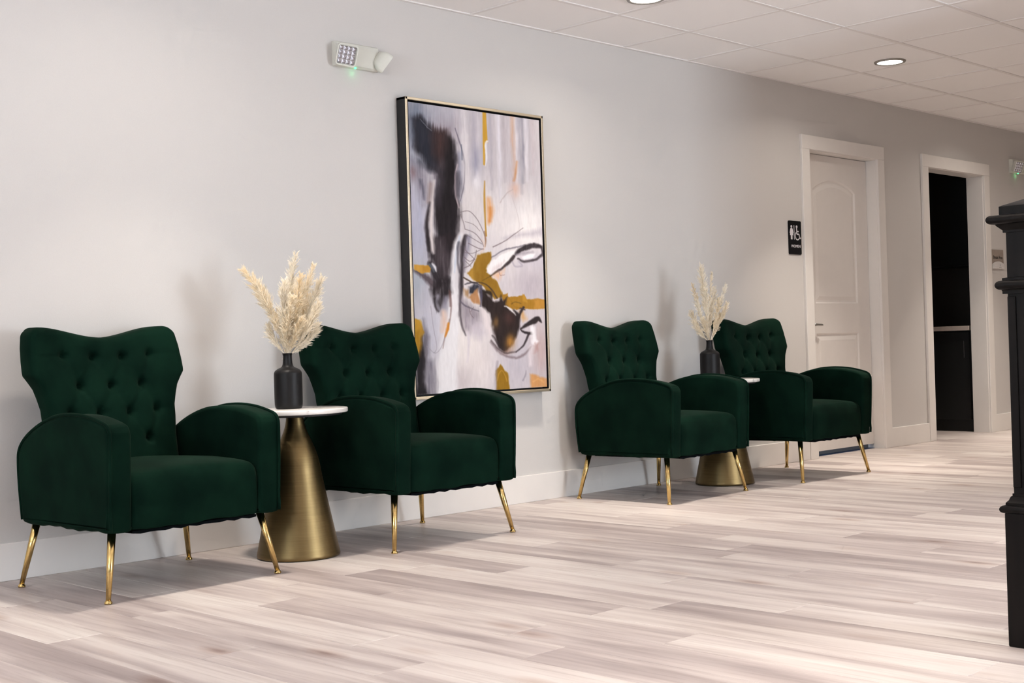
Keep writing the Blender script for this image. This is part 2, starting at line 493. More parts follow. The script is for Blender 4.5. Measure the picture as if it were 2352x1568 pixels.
# ------------------------------------------------------------------ floor: planks run away from the wall
floor = struct('floor', MB().box(XL, XR, YF, 2.2, -.05, -.006), simple_mat('subfloor', (0.10, 0.085, 0.08, 1), 0.9))
PW, PL, PPH = 0.18, 1.22, 0.11
known = {-13: -1.227, -10: -.999, -16: -1.747, -15: -2.27, -11: -1.417, -14: -1.955, 1: -1.365, -4: -1.90, -6: -2.91, -5: -2.327, -7: -2.06}
def plank_geo(l):
    t = MB(); g = .0006; c = .0012
    x0, x1, y0, y1 = -PW / 2 + g, PW / 2 - g, -l / 2 + g, l / 2 - g
    t.add([(x0 + c, y0 + c, 0), (x1 - c, y0 + c, 0), (x1 - c, y1 - c, 0), (x0 + c, y1 - c, 0),
           (x0, y0, -c), (x1, y0, -c), (x1, y1, -c), (x0, y1, -c), (x0, y0, -.006), (x1, y0, -.006), (x1, y1, -.006), (x0, y1, -.006)],
          [(0, 1, 2, 3), (4, 5, 1, 0), (5, 6, 2, 1), (6, 7, 3, 2), (7, 4, 0, 3), (8, 9, 5, 4), (9, 10, 6, 5), (10, 11, 7, 6), (11, 8, 4, 7), (11, 10, 9, 8)])
    return t
pl = []
for k in range(int((XL - PPH) / PW) - 1, int((XR - PPH) / PW) + 1):
    xa = PPH + PW * k; xb = xa + PW
    if xa < XL or xb > XR: continue
    ph = known.get(k, random.uniform(-PL, 0) if True else 0) % PL
    ytop = 2.15 if (xb > 4.7 and xa < 6.6) else 0.10
    y = ph + PL * 3
    while y > YF:
        a, b_ = min(y, ytop), max(y - PL, YF)
        y -= PL
        if a - b_ < .03: continue
        if xa > PX0 - .2 and a < PY - .1: continue
        pl.append((xa, xb, a, b_, k))
def pdist(p):
    return (Vector(((p[0] + p[1]) / 2, (p[2] + p[3]) / 2, 0)) - CAM_POS).length
vis = []; hid = []
for p in pl:
    xa, xb, a, b_, k = p
    pts = [(x, b_ + (a - b_) * s / 6, 0) for x in (xa, (xa + xb) / 2, xb) for s in range(7)]
    (vis if in_view(pts, 10) else hid).append(p)
vis.sort(key=pdist)
hid += vis[300:]; vis = vis[:300]
pmesh = {}
prnd = random.Random(5)
tones = {}
for xa, xb, a, b_, k in vis:
    l = round(a - b_, 4)
    if l not in pmesh:
        o = plank_geo(l).build('plank', M['plank'], floor); pmesh[l] = o
    else:
        o = pmesh[l].copy(); COL.objects.link(o)
    o.location = ((xa + xb) / 2, (a + b_) / 2, prnd.uniform(-.0003, .0002))
    o.color = (.5 + prnd.choice([-.17, -.12, -.06, 0.0, .04, .08, .12, .15]), 0, 0, 1)
rest = MB()
for xa, xb, a, b_, k in hid: rest.box(xa + .0006, xb - .0006, b_ + .0006, a - .0006, -.006, 0)
tag(rest.build('plank_field', M['plank'], floor), kind='stuff').color = (.5, 0, 0, 1)

# ------------------------------------------------------------------ baseboards, casings, jambs
BH = 0.143
def base_run(name, x0, x1):
    o = struct(name, MB().cbox(x0, x1, -.014, 0.002, 0, BH, .002), M['trim'])
CW, CT = 0.096, 0.019
base_run('baseboard_left', XL, DX0 - CW - .006)
base_run('baseboard_middle', DX1 + CW + .006, OX0 - CW - .006)
base_run('baseboard_right', OX1 + CW + .006, XR)
def casing(name, x0, x1, zt):
    t = struct(name, MB().cbox(x0 - CW - .004, x0 - .004, -CT, .001, 0, zt + .004, .0025), M['trim'])
    MB().cbox(x1 + .004, x1 + CW + .004, -CT, .001, 0, zt + .004, .0025).build('side_board', M['trim'], t)
    MB().cbox(x0 - CW - .004, x1 + CW + .004, -CT - .001, .001, zt + .004, zt + CW + .004, .0025).build('head_board', M['trim'], t)
    return t
casing('trim_1', DX0, DX1, DZ)
casing('trim_2', OX0, OX1, OZ)
def jamb(name, x0, x1, zt, depth):
    t = struct(name, MB().cbox(x0 - .018, x0, -.002, depth, 0, zt, .0015), M['trim'])
    MB().cbox(x1, x1 + .018, -.002, depth, 0, zt, .0015).build('side_jamb', M['trim'], t)
    MB().cbox(x0 - .018, x1 + .018, -.002, depth, zt, zt + .018, .0015).build('head_jamb', M['trim'], t)
    return t
jamb('trim_3', DX0, DX1, DZ, WT + .004)
jamb('trim_4', OX0, OX1, OZ, WT + .012)

# ------------------------------------------------------------------ panelled door
SY = 0.078
sx0, sx1, sz0, sz1 = DX0 + .004, DX1 - .004, 0.034, DZ - .004
def offset_poly(poly, d):
    """inward offset of a counter-clockwise polygon"""
    n = len(poly); out = []
    for i in range(n):
        p0, p1, p2 = np.array(poly[i - 1]), np.array(poly[i]), np.array(poly[(i + 1) % n])
        e1 = (p1 - p0) / max(1e-9, np.linalg.norm(p1 - p0)); e2 = (p2 - p1) / max(1e-9, np.linalg.norm(p2 - p1))
        n1 = np.array((-e1[1], e1[0])); n2 = np.array((-e2[1], e2[0]))
        bsc = n1 + n2; bsc /= max(1e-6, bsc @ bsc) / 2
        out.append(tuple(p1 + bsc * d))
    return out
pxa, pxb = sx0 + .165, sx1 - .165
arch = [(pxa, 1.065), (pxb, 1.065), (pxb, 1.865)]
for k in range(1, 14):
    t = k / 14; x = pxb + (pxa - pxb) * t
    arch.append((x, 1.865 + .075 * math.sin(math.pi * t) ** .8))
arch.append((pxa, 1.865))
lowp = [(pxa, .225), (pxb, .225), (pxb, .855), (pxa, .855)]
outer = [(sx0, sz0), (sx1, sz0), (sx1, sz1), (sx0, sz1)]
loops = [[Vector((x, z, 0)) for x, z in lp] for lp in (outer, arch, lowp)]
tris = tessellate_polygon(loops)
flat = [q for lp in loops for q in lp]
d = MB()
d.add([(q.x, SY, q.y) for q in flat], [tuple(t) for t in tris])
d.add([(sx0, SY, sz0), (sx1, SY, sz0), (sx1, SY, sz1), (sx0, SY, sz1), (sx0, SY + .044, sz0), (sx1, SY + .044, sz0), (sx1, SY + .044, sz1), (sx0, SY + .044, sz1)],
      [(4, 5, 6, 7), (0, 1, 5, 4), (1, 2, 6, 5), (2, 3, 7, 6), (3, 0, 4, 7)])
door = struct('door_1', d, M['door'])
for poly in (arch, lowp):
    m_ = MB(); n = len(poly)
    lps = [(poly, 0.0), (offset_poly(poly, .010), .009), (offset_poly(poly, .022), .010), (offset_poly(poly, .050), .002)]
    vv = []; ff = []
    for lp, dep in lps: vv += [(x, SY + dep, z) for x, z in lp]
    for r in range(3):
        for k in range(n): ff.append((r * n + k, r * n + (k + 1) % n, (r + 1) * n + (k + 1) % n, (r + 1) * n + k))
    ff.append(tuple(3 * n + k for k in range(n)))
    m_.add(vv, ff).build('door_panel', M['door'], door)
hd = MB().lathe([(.0, -.0), (.026, 0), (.026, .008), (.012, .012), (.010, .045)], 20)
hd.v = [(sx0 + .06 + x, SY - z, .915 + y) for x, y, z in hd.v]
hd.tube([(sx0 + .06, SY - .045, .915), (sx0 + .09, SY - .050, .916), (sx0 + .155, SY - .048, .914), (sx0 + .17, SY - .046, .913)], [.010, .009, .008, .006], 10)
hd.build('lever_handle', M['nickel'], door, smooth=True)
# dark blue strip on the floor under the door
struct('trim_5', MB().cbox(DX0, DX1, .075, WT, -.002, .003, .001), simple_mat('blue_door_strip', (0.012, 0.03, 0.085, 1), 0.45))

# ------------------------------------------------------------------ dark niche behind the cased opening
M['niche'] = simple_mat('niche_unlit_tone', (0.05, 0.042, 0.036, 1), 0.7)  # charcoal walls: the darkness of the unlit room is put into the colour
M['cab'] = simple_mat('black_cabinet', (0.006, 0.006, 0.006, 1), 0.5)  # near-black also carries the missing light of the unlit room
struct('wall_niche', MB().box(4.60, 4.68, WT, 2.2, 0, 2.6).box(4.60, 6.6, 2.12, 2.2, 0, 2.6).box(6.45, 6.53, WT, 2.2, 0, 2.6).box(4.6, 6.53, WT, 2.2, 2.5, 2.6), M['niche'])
bc = empty('base_cabinet', (5.83, .16, 0))
tag(bc, 'black base cabinet with light worktop in the dark side room', 'cabinet')
MB().cbox(.02, .60, 0, 1.9, .0, .845, .003).build('body', M['cab'], bc)
for k in range(4):
    dr = MB().cbox(0, .022, .01 + k * .47, .47 + k * .47 - .0, .10, .835, .003).build('cabinet_door', M['cab'], bc)
    MB().tube([(-.02, .05 + k * .47, .62), (-.02, .05 + k * .47, .76)], .005, 8).build('pull', M['black'], dr)
tag(MB().cbox(5.80, 6.44, .155, 2.1, .847, .885, .003).build('worktop', simple_mat('worktop_stone', (0.50, 0.44, 0.40, 1), 0.35)),
    'pale stone worktop on the black cabinet in the dark room', 'worktop')
uc = empty('wall_cabinet', (6.08, .16, 1.40))
tag(uc, 'black wall cabinet hanging above the pale worktop', 'cabinet')
MB().cbox(.02, .36, 0, 1.9, 0, .85, .003).build('body', M['cab'], uc)
for k in range(4):
    MB().cbox(0, .022, .01 + k * .47, .47 + k * .47, .01, .84, .003).build('cabinet_door', M['cab'], uc)

# ------------------------------------------------------------------ armchairs
ZB = 0.236
def pillow_extrude(profile, x0, x1, r, nr=4, nx=1, zmod=None):
    """closed (y, z) profile extruded along x with rounded rims (radius r)"""
    n = len(profile)
    P = np.array(profile)
    area = 0.5 * np.sum(P[:, 0] * np.roll(P[:, 1], -1) - np.roll(P[:, 0], -1) * P[:, 1])
    if area < 0: P = P[::-1]
    layers = []
    for k in range(nr + 1):
        a = math.pi / 2 * k / nr
        layers.append((x0 + r * (1 - math.sin(a)), r * (1 - math.cos(a))))
    layers = [(x0 + r * (1 - math.sin(math.pi / 2 * k / nr)), r * (1 - math.cos(math.pi / 2 * k / nr))) for k in range(nr, -1, -1)]
    # layers now run: x0 (k=nr: x=x0, inset=r) ... x0+r (k=0: inset 0)
    xs = list(layers)
    for k in range(1, nx): xs.append((x0 + r + (x1 - x0 - 2 * r) * k / nx, 0.0))
    xs += [(x1 - (x - x0), i) for x, i in reversed(layers)]
    nrm = []
    for i in range(n):
        e = P[(i + 1) % n] - P[i - 1]; e = e / max(1e-9, np.linalg.norm(e)); nrm.append((-e[1], e[0]))
    nrm = np.array(nrm)
    v = []; f = []
    for x, ins in xs:
        Q = P + nrm * ins
        for y, z in Q:
            zz = z
            if zmod: zz = zmod(x, y, z)
            v.append((x, y, zz))
    L = len(xs)
    for i in range(L - 1):
        for k in range(n):
            f.append((i * n + k, i * n + (k + 1) % n, (i + 1) * n + (k + 1) % n, (i + 1) * n + k))
    for base in (0, (L - 1) * n):
        c = len(v); row = np.array(v[base:base + n]); mid = row.mean(0)
        ring = row + (mid - row) * .012; ring[:, 0] = row[:, 0]
        v += [tuple(q) for q in ring]
        for k in range(n): f.append((base + k, base + (k + 1) % n, c + (k + 1) % n, c + k))
        f.append(tuple(c + k for k in range(n)))
    return v, f

def hem(x, y, z):
    """slightly puckered lower hem of the upholstery"""
    if z < .262:
        return z + .0028 * math.sin(37 * x + 23 * y) + .0022 * math.sin(71 * y - 19 * x)
    return z

arm_pts = [(-.318, .30), (-.325, .42), (-.330, .555), (-.326, .585), (-.310, .604), (-.270, .617), (-.195, .632), (-.115, .6385), (-.045, .638),
           (.035, .630), (.125, .606), (.205, .574), (.262, .541), (.297, .505), (.307, .46), (.302, .36), (.290, .27)]
arm_curve = [tuple(p) for p in catmull(arm_pts, 4)]
arm_prof = arm_curve + [(.286, .245), (.276, ZB)] + [(.276 - .588 * k / 14, ZB) for k in range(1, 14)] + [(-.313, ZB + .003), (-.316, .25)]

def arm(parent, s):
    x0, x1 = (.268, .360)
    v, f = pillow_extrude(arm_prof, x0, x1, .016, 4, 3, hem)
    if s < 0: v = [(-x, y, z) for x, y, z in v]
    a = MB().add(v, f).build('arm', M['velvet'], parent, smooth=True)
    path = [(s * .3545, y, z) for y, z in [(-.318, .245), (-.320, .27)] + arm_curve + [(.288, .25)]]
    # push the cord out to the rim
    cen = Vector((s * .3545, -.01, .42))
    path = [Vector(p) + Vector((0, (p[1] + .01), (p[2] - .42))).normalized() * .0012 for p in path]
    MB().tube(path, .0064, 8).build('piping', M['velvet'], a, smooth=True)
    # inner cord of the front panel
    return a

HW = [(.36, .256), (.45, .255), (.53, .260), (.60, .271), (.645, .272), (.69, .283), (.725, .294), (.755, .313), (.775, .327), (.785, .3285), (.83, .327), (.88, .3225), (.92, .315), (.965, .305)]
hz = [z for z, _ in HW]; hw = [x for _, x in HW]
def halfw(z): return float(np.interp(z, hz, hw))
def topz(x):
    t = min(1.0, abs(x) / .265)
    return .916 + .042 * (t * t * (3 - 2 * t)) 
BUT = [(sx * .063, .838) for sx in (-1, 1)] + [(sx * .185, .846) for sx in (-1, 1)] + [(0, .728), (-.132, .731), (.132, .731)] + \
      [(sx * .064, .624) for sx in (-1, 1)] + [(sx * .185, .630) for sx in (-1, 1)] + [(0, .515), (-.130, .517), (.130, .517)]
def seg_d(px, pz, a, b):
    ax, az = a; bx, bz = b; dx, dz = bx - ax, bz - az
    t = max(0, min(1, ((px - ax) * dx + (pz - az) * dz) / (dx * dx + dz * dz)))
    return math.hypot(px - ax - t * dx, pz - az - t * dz)
CREASE = []
for i, a in enumerate(BUT):
    for b in BUT[i + 1:]:
        if 0.05 < abs(a[1] - b[1]) < .14 and abs(a[0] - b[0]) < .085: CREASE.append((a, b))
SEAMS = [((.185, .846), (.36, .850)), ((-.185, .846), (-.36, .850)), ((.185, .630), (.30, .634)), ((-.185, .630), (-.30, .634))]
def tuft(x, z):
    h = 0.0
    dm = 1.0
    for b in BUT:
        dd = math.hypot(x - b[0], z - b[1]); dm = min(dm, dd)
        h += .020 * math.exp(-(dd / .017) ** 2) + .010 * math.exp(-(dd / .045) ** 2)
    for a, b in CREASE:
        dd = seg_d(x, z, a, b)
        if dd < .05: h += .0058 * math.exp(-(dd / .010) ** 2)
    for a, b in SEAMS:
        dd = seg_d(x, z, a, b)
        if dd < .03: h += .0022 * math.exp(-(dd / .005) ** 2)
    for a, b in (((-.063, .838), (-.063, .97)), ((.063, .838), (.063, .97)), ((.185, .846), (.185, .97)), ((-.185, .846), (-.185, .97))):
        dd = seg_d(x, z, a, b)
        if dd < .04: h += .0026 * math.exp(-(dd / .010) ** 2) * max(0, 1 - (z - a[1]) / .11)
    return h
def back_mid(z): return .215 + (z - .43) * .235      # y of the middle of the back pad
BT = .105                                            # thickness
def backrest(parent):
    NS, NT = 72, 84
    ss = [math.sin(math.pi / 2 * (2 * k / NS - 1)) for k in range(NS + 1)]
    ss = [.55 * s + .45 * (2 * k / NS - 1) for k, s in enumerate(ss)]
    tt = [k / NT for k in range(NT + 1)]
    tt = [1 - (1 - t) ** 1.35 for t in tt]
    z0 = .36; r = .030
    front = []; back = []
    for t in tt:
        for s in ss:
            # position: height first, then width at that height
            z = z0 + t * (.958 - z0)
            x = s * halfw(z)
            zt = topz(x)
            z = z0 + t * (zt - z0)
            x = s * halfw(z)
            # rounded upper corners
            e_side = (1 - abs(s)) * halfw(z)
            e_top = (1 - t) * (zt - z0)
            rc = .036
            if e_side < rc and e_top < rc:
                u, w_ = rc - e_side, rc - e_top
                m_ = max(u, w_) / max(1e-9, math.hypot(u, w_))
                u2, w2 = u * m_, w_ * m_
                x -= math.copysign(u - u2, x); z -= (w_ - w2)
                e = rc - math.hypot(u2, w2)
            else:
                e = min(e_side, e_top)
            e = max(0.0, e)
            q = 1 - min(1.0, e / r)
            rd = math.sqrt(max(0, 1 - q * q)) * r
            fade = min(1.0, e / .05)
            ymid = back_mid(z)
            bul = .010 * (1 - s * s)
            wing = -.020 * abs(s) ** 3 * max(0, min(1, (z - .60) / .18))
            front.append((x, ymid - (BT / 2 - r) - rd - bul * fade + wing + tuft(x, z) * (.35 + .65 * fade), z))
            back.append((x, ymid + (BT / 2 - r) + rd * .8 + wing * .6, z))
    W = NS + 1; N = len(front)
    f = []
    for i in range(NT):
        for k in range(NS):
            a = i * W + k
            f.append((a, a + 1, a + W + 1, a + W)); f.append((N + a, N + a + W, N + a + W + 1, N + a + 1))
    for i in range(NT):
        for k in (0, NS):
            a = i * W + k; f.append((a, a + W, N + a + W, N + a))
    for k in range(NS):
        for i in (0, NT):
            a = i * W + k; f.append((a, a + 1, N + a + 1, N + a))
    o = MB().add(front + back, f).build('backrest', M['velvet'], parent, smooth=True)
    fr = front
    bmsh = None
    for bx, bz in BUT:
        y = back_mid(bz) - BT / 2 - .010 * (1 - (bx / halfw(bz)) ** 2) + tuft(bx, bz) - .020 * abs(bx / halfw(bz)) ** 3 * max(0, min(1, (bz - .60) / .18))
        if bmsh is None:
            b = MB().lathe([(.0005, .0065), (.005, .006), (.0085, .0035), (.0095, 0.0), (.0095, -.004)], 14)
            b.v = [(x, -z, yy) for x, yy, z in b.v]
            bo = b.build('button', M['velvet'], o, smooth=True); bmsh = bo
        else:
            bo = bmsh.copy(); COL.objects.link(bo)
        bo.location = (bx, y - .0005, bz)
    return o

def make_chair(name):
    t = empty(name)
    backrest(t)
    arm(t, -1); arm(t, 1)
    sp = [(-.306, ZB + .002), (-.311, .27), (-.314, .33), (-.312, .385), (-.300, .415), (-.272, .431), (-.20, .439), (-.05, .444), (.12, .440), (.20, .434), (.215, .40), (.215, .30), (.215, ZB)]
    sp = [tuple(p) for p in catmull(sp, 4)] + [(.215 - .52 * k / 12, ZB) for k in range(1, 12)]
    def crown(x, y, z):
        z = hem(x, y, z)
        k = max(0, min(1, (z - .36) / .06))
        return z + .014 * k * (1 - (x / .268) ** 2)
    v, f = pillow_extrude(sp, -.2705, .2705, .022, 4, 12, crown)
    MB().add(v, f).build('seat', M['velvet'], t, smooth=True)
    g = MB(); n = 16; vs = []; fs = []
    for j in range(2):
        for i in range(n + 1):
            x = -.262 + .524 * i / n
            for y in (-.302, .26):
                zz = .2345 - .006 - (.003 + .003 * math.sin(9 * i + y * 7)) * (1 if j == 0 else 0)
                vs.append((x, y, zz if j == 0 else .236))
    g.add(vs, [(2 * i, 2 * i + 2, 2 * i + 3, 2 * i + 1) for i in range(n)] + [(2 * (n + 1) + 2 * i, 2 * (n + 1) + 2 * i + 1, 2 * (n + 1) + 2 * i + 3, 2 * (n + 1) + 2 * i + 2) for i in range(n)]
          + [(2 * i, 2 * (n + 1) + 2 * i, 2 * (n + 1) + 2 * i + 2, 2 * i + 2) for i in range(n)] + [(2 * i + 1, 2 * i + 3, 2 * (n + 1) + 2 * i + 3, 2 * (n + 1) + 2 * i + 1) for i in range(n)])
    g.build('dust_cover', M['dust'], t)
    for sx, sy, fx in ((-1, -1, .3575), (1, -1, .3575), (-1, 1, .362), (1, 1, .362)):
        top = Vector((sx * (fx - .047), sy * .295 - sy * .042, .245)); bot = Vector((sx * fx, sy * .2954, .010))
        lg = MB().tube([top, top.lerp(bot, .5), bot], [.0150, .0122, .0088], 16).build('leg', M['gold'], t, smooth=True)
        ft = MB().lathe([(.004, 0.0), (.0125, 0.0), (.0138, .003), (.0135, .006), (.0105, .010), (.0088, .013)], 18, center=(bot.x, bot.y, 0))
        ft.build('foot', M['gold'], lg, smooth=True)
    return t
chair = make_chair('armchair')
poses = [(-2.1797, -.4656, .0427), (-.8952, -.4469, .0386), (.9546, -.4161, .0430), (2.1655, -.4632, -.0115)]
clabels = ['green velvet armchair with tufted back, nearest the left edge, left of the first brass table',
           'green velvet tufted armchair overlapping the lower left corner of the painting',
           'green velvet tufted armchair right of the painting, hiding most of the second brass table',
           'dark green velvet tufted armchair standing in front of the white panelled door']
for k, ((x, y, a), lb) in enumerate(zip(poses, clabels)):
    o = chair if k == 0 else copy_tree(chair)
    o.location = (x, y, 0); o.rotation_euler = (0, 0, a)
    tag(o, lb, 'armchair', 'green velvet armchairs along the wall')

# ------------------------------------------------------------------ side tables
def make_table():
    t = empty('side_table')
    prof = [(.160, 0.0), (.1685, .004), (.1695, .012), (.158, .067), (.140, .153), (.122, .24), (.105, .326), (.0985, .365), (.0915, .398), (.082, .430), (.068, .465), (.0535, .497), (.0430, .526), (.0375, .552), (.0350, .575)]
    pr = [tuple(p) for p in catmull(prof[2:], 4)]
    MB().lathe(prof[:2] + pr, 64).build('pedestal', M['brass'], t, smooth=True)
    MB().lathe([(.034, .572), (.190, .576), (.194, .579), (.194, .5855)], 64).build('support_plate', M['black'], t, auto=.6)
    MB().lathe([(.212, .585), (.2165, .587), (.2175, .590), (.2175, .600), (.2165, .603), (.213, .6045)], 72).build('tabletop', M['marble'], t, auto=.9)
    return t
T1 = (-1.508, -.466); T2 = (1.570, -.380)
tb = make_table(); tb.location = (T1[0], T1[1], 0); tb.rotation_euler.z = .4
tag(tb, 'bell-shaped brass side table with marble top between the two nearer chairs', 'side table', 'brass side tables')
tb2 = copy_tree(tb); tb2.location = (T2[0], T2[1], 0); tb2.rotation_euler.z = 2.2
tag(tb2, 'brass side table mostly hidden behind the third armchair, only its base showing', 'side table', 'brass side tables')

# ------------------------------------------------------------------ vases and pampas grass
def make_vase():
    pr = [(.046, 0.0), (.052, .003), (.0555, .010), (.0572, .03), (.0575, .09), (.0572, .138), (.0555, .150), (.050, .158), (.038, .1655), (.027, .171), (.0215, .179), (.0190, .195), (.0182, .215), (.0198, .224), (.0205, .227), (.0175, .227), (.0160, .215), (.0160, .18)]
    return MB().lathe([tuple(p) for p in catmull(pr, 3)], 44, cap1=True).build('bottle_vase', M['vase'], None, smooth=True)
ZT = .6045
V1 = Vector((-1.524, -.450, ZT)); V2 = Vector((1.524, -.334, ZT))
vs1 = make_vase(); vs1.location = V1
tag(vs1, 'matt black bottle vase on the marble top of the nearer table', 'vase', 'black bottle vases')
vs2 = vs1.copy(); COL.objects.link(vs2); vs2.location = V2
tag(vs2, 'matt black bottle vase behind the arm of the third armchair', 'vase', 'black bottle vases')

def plume(base, tip, bend, fluff, length_frac, n, label, group, seed, thick=1.0, droop=.30):
    """base, tip: world points; bend: sideways bow of the stem; fluff: strand length"""
    r = np.random.default_rng(seed)
    base = Vector(base); tip = Vector(tip)
    t = empty('pampas_plume', base)
    tag(t, label, 'dried grass', group)
    L = tip - base
    def P(s): return L * s + Vector(bend) * (4 * s * (1 - s)) * .5 + Vector(bend) * (s ** 3) * .25
    N = 16
    pts = [P(-.12)] + [P(k / N) for k in range(N + 1)]
    MB().tube(pts, [.0017] * 6 + [.0017 - .0012 * (k / (N - 4)) for k in range(N - 4)], 6).build('stem', M['pampas'], t, smooth=True)
    v = []; f = []
    def rv(): return Vector((r.normal(), r.normal(), r.normal()))
    for k in range(int(n / 3)):                          # branchlets: pointed tufts of fine strands
        s = min(.985, 1 - length_frac * (1 - r.random() ** .85))
        p = P(s); tg = (P(min(1, s + .03)) - P(s - .03)).normalized()
        u = tg.orthogonal().normalized(); w_ = tg.cross(u)
        a = r.random() * 2 * math.pi
        rad = u * math.cos(a) + w_ * math.sin(a)
        q = (1 - s) / length_frac                       # 0 tip .. 1 foot of the plume
        env = min(1, .50 + 1.3 * q) * (1 - .45 * max(0, q - .6) / .4)
        ln = fluff * env * r.uniform(.7, 1.25)
        open_ = (r.uniform(.10, .42) + .12 * q) * thick
        d0 = (tg + rad * open_ * .8).normalized()
        d1 = (tg + rad * (open_ + .12) + Vector((0, 0, -droop * .4 * r.random()))).normalized()
        d2 = (tg * .9 + rad * (open_ + .34) + Vector((0, 0, -droop * r.uniform(.2, 1)))).normalized()
        A0 = p; A1 = p + d0 * ln * .38; A2 = A1 + d1 * ln * .34; A3 = A2 + d2 * ln * .28
        for m_ in range(13):
            # each strand leaves the branchlet and sweeps towards its tip
            g = r.random()
            st_ = A0.lerp(A1, g / .45) if g < .45 else A1.lerp(A2, (g - .45) / .55)
            jt = rv() * .0036 * (1 - .5 * g)
            l3 = ln * r.uniform(.20, .40)
            dr = ((A3 - st_).normalized() + rv() * .17).normalized()
            e1 = st_ + jt * .5 + dr * l3 * .5; e2 = e1 + (dr + rv() * .12).normalized() * l3 * .5
            sd = dr.cross(rv()).normalized() * r.uniform(.0007, .0013)
            b = len(v)
            v += [st_ - sd * .6, st_ + sd * .6, e1 + sd, e1 - sd, e2]
            f += [(b, b + 1, b + 2, b + 3), (b + 3, b + 2, b + 4)]
        sd = d1.cross(rv()).normalized() * .0010
        b = len(v)
        v += [A0 - sd, A0 + sd, A1 + sd * .9, A1 - sd * .9, A2 + sd * .7, A2 - sd * .7, A3]
        f += [(b, b + 1, b + 2, b + 3), (b + 3, b + 2, b + 4, b + 5), (b + 5, b + 4, b + 6)]
    o = mesh_obj('plume', v, f, M['pampas'], t)
    return t

def from_px(px, py, ref, fwd):
    """real point 'fwd' metres beyond the depth of ref, seen in that direction"""
    z = (Vector(ref) - CAM_POS).dot(CAM_F) + fwd
    return CAM_POS + CAM_F * z + CAM_R * ((px - 1176) / FOCAL_PX * z) + CAM_U * (-(py - 784) / FOCAL_PX * z)
m1 = V1 + Vector((0, 0, .215)); m2 = V2 + Vector((0, 0, .215))
R_ = Vector((CAM_R.x, CAM_R.y, 0)); U_ = Vector((0, 0, 1))
g1 = 'pampas plumes in the vase on the nearer table'; g2 = 'dried stems in the vase on the farther table'
# px, py, depth, bend, fluff, fraction, n, label
B1 = [(562, 636, .02, R_ * .02 + U_ * .07, .070, .80, 520, 'long cream pampas plume arching far left out of the nearer vase'),
      (598, 668, -.03, R_ * -.01 + U_ * .05, .066, .80, 460, 'second pampas plume leaning left, just below the longest arching one'),
      (680, 590, .03, R_ * -.02, .060, .74, 460, 'tallest upright pampas plume in the nearer vase'),
      (722, 612, .0, R_ * -.015, .060, .76, 440, 'pampas plume pointing up right beside the tallest one in the nearer vase'),
      (735, 645, .05, R_ * .01, .066, .80, 480, 'outermost right pampas plume with pale fuzzy tip in the nearer vase'),
      (655, 655, -.05, R_ * -.02, .066, .80, 480, 'cream pampas plume in the nearer vase with its tip just left of the tallest plume'), (690, 640, -.04, R_ * .0, .062, .82, 480, 'full pampas plume in the nearer vase, in front of and just under the tallest one'),
      (672, 690, -.06, R_ * -.01, .060, .84, 420, 'shorter cream plume in the middle of the nearer bouquet, facing the room'), (705, 680, .07, R_ * .015, .060, .82, 420, 'pampas plume at the back right of the nearer bouquet, close to the wall'), (640, 720, .05, R_ * -.015, .058, .84, 380, 'half-height pampas plume at the back left of the nearer bouquet, right of the gap'),
      (726, 702, -.03, R_ * .03, .062, .86, 460, 'broad pampas plume leaning right over the back of the second armchair'),
      (722, 748, .02, R_ * .035 - U_ * .01, .050, .88, 380, 'low pampas plume spreading right just above the nearer vase'),
      (622, 752, .0, R_ * -.025, .046, .86, 340, 'low short pampas plume spreading left just above the nearer vase'),
      (690, 735, -.05, R_ * .01, .050, .88, 360, 'short plume low in the centre right of the nearer bouquet above the vase neck'), (655, 745, -.04, R_ * -.01, .046, .88, 320, 'short plume low in the centre left of the nearer bouquet above the vase neck')]
for k, (px, py, fw, bend, fl, fr, n, lb) in enumerate(B1):
    plume(m1 + Vector((rng.uniform(-.008, .008), rng.uniform(-.008, .008), 0)), from_px(px, py, m1, fw), bend, fl * 1.15, fr, n, lb, g1, 100 + k)
B2 = [(1611, 612, .0, R_ * -.01, .055, .62, 340, 'tallest pampas plume in the farther vase, leaning slightly left'),
      (1635, 626, .03, R_ * -.005, .026, .45, 200, 'thin upright dried stem right of the tallest plume in the farther vase'),
      (1666, 655, .0, R_ * .005, .030, .52, 220, 'slender spike pointing up right from the farther vase'),
      (1667, 698, -.03, R_ * .02, .034, .62, 240, 'short spike leaning right below the slender one in the farther vase'),
      (1593, 655, .02, R_ * -.015, .036, .70, 260, 'dried spike leaning left from the farther vase'),
      (1601, 690, -.03, R_ * -.01, .036, .72, 240, "slim dried stem in the farther vase just below the left-leaning spike"), (1640, 665, .05, R_ * .0, .046, .66, 280, "fluffy plume at the back of the farther bouquet under the thin upright stem"),
      (1622, 668, -.04, R_ * -.01, .044, .70, 280, "fluffy plume at the front of the farther bouquet under the tallest plume"), (1650, 690, -.05, R_ * .01, .040, .72, 260, "dried stem in the farther vase right of centre, below the slender right spike"), (1632, 710, .0, R_ * 0, .038, .8, 240, "half-height stem in the very middle of the farther bouquet"),
      (1592, 720, .03, R_ * -.03, .044, .80, 280, 'fluffy white plume low on the left of the farther vase'),
      (1600, 742, -.04, R_ * -.03, .046, .86, 280, 'lowest white feathery plume drooping left over the farther vase'),
      (1652, 725, .02, R_ * .015, .040, .84, 240, "low stem on the right of the farther bouquet, over the fourth armchair's back"), (1617, 735, -.05, R_ * -.01, .04, .84, 240, "low stem at the front left of the farther bouquet, above the vase neck")]
for k, (px, py, fw, bend, fl, fr, n, lb) in enumerate(B2):
    plume(m2 + Vector((rng.uniform(-.008, .008), rng.uniform(-.008, .008), 0)), from_px(px, py, m2, fw), bend, fl * 1.35, fr, n, lb, g2, 300 + k)

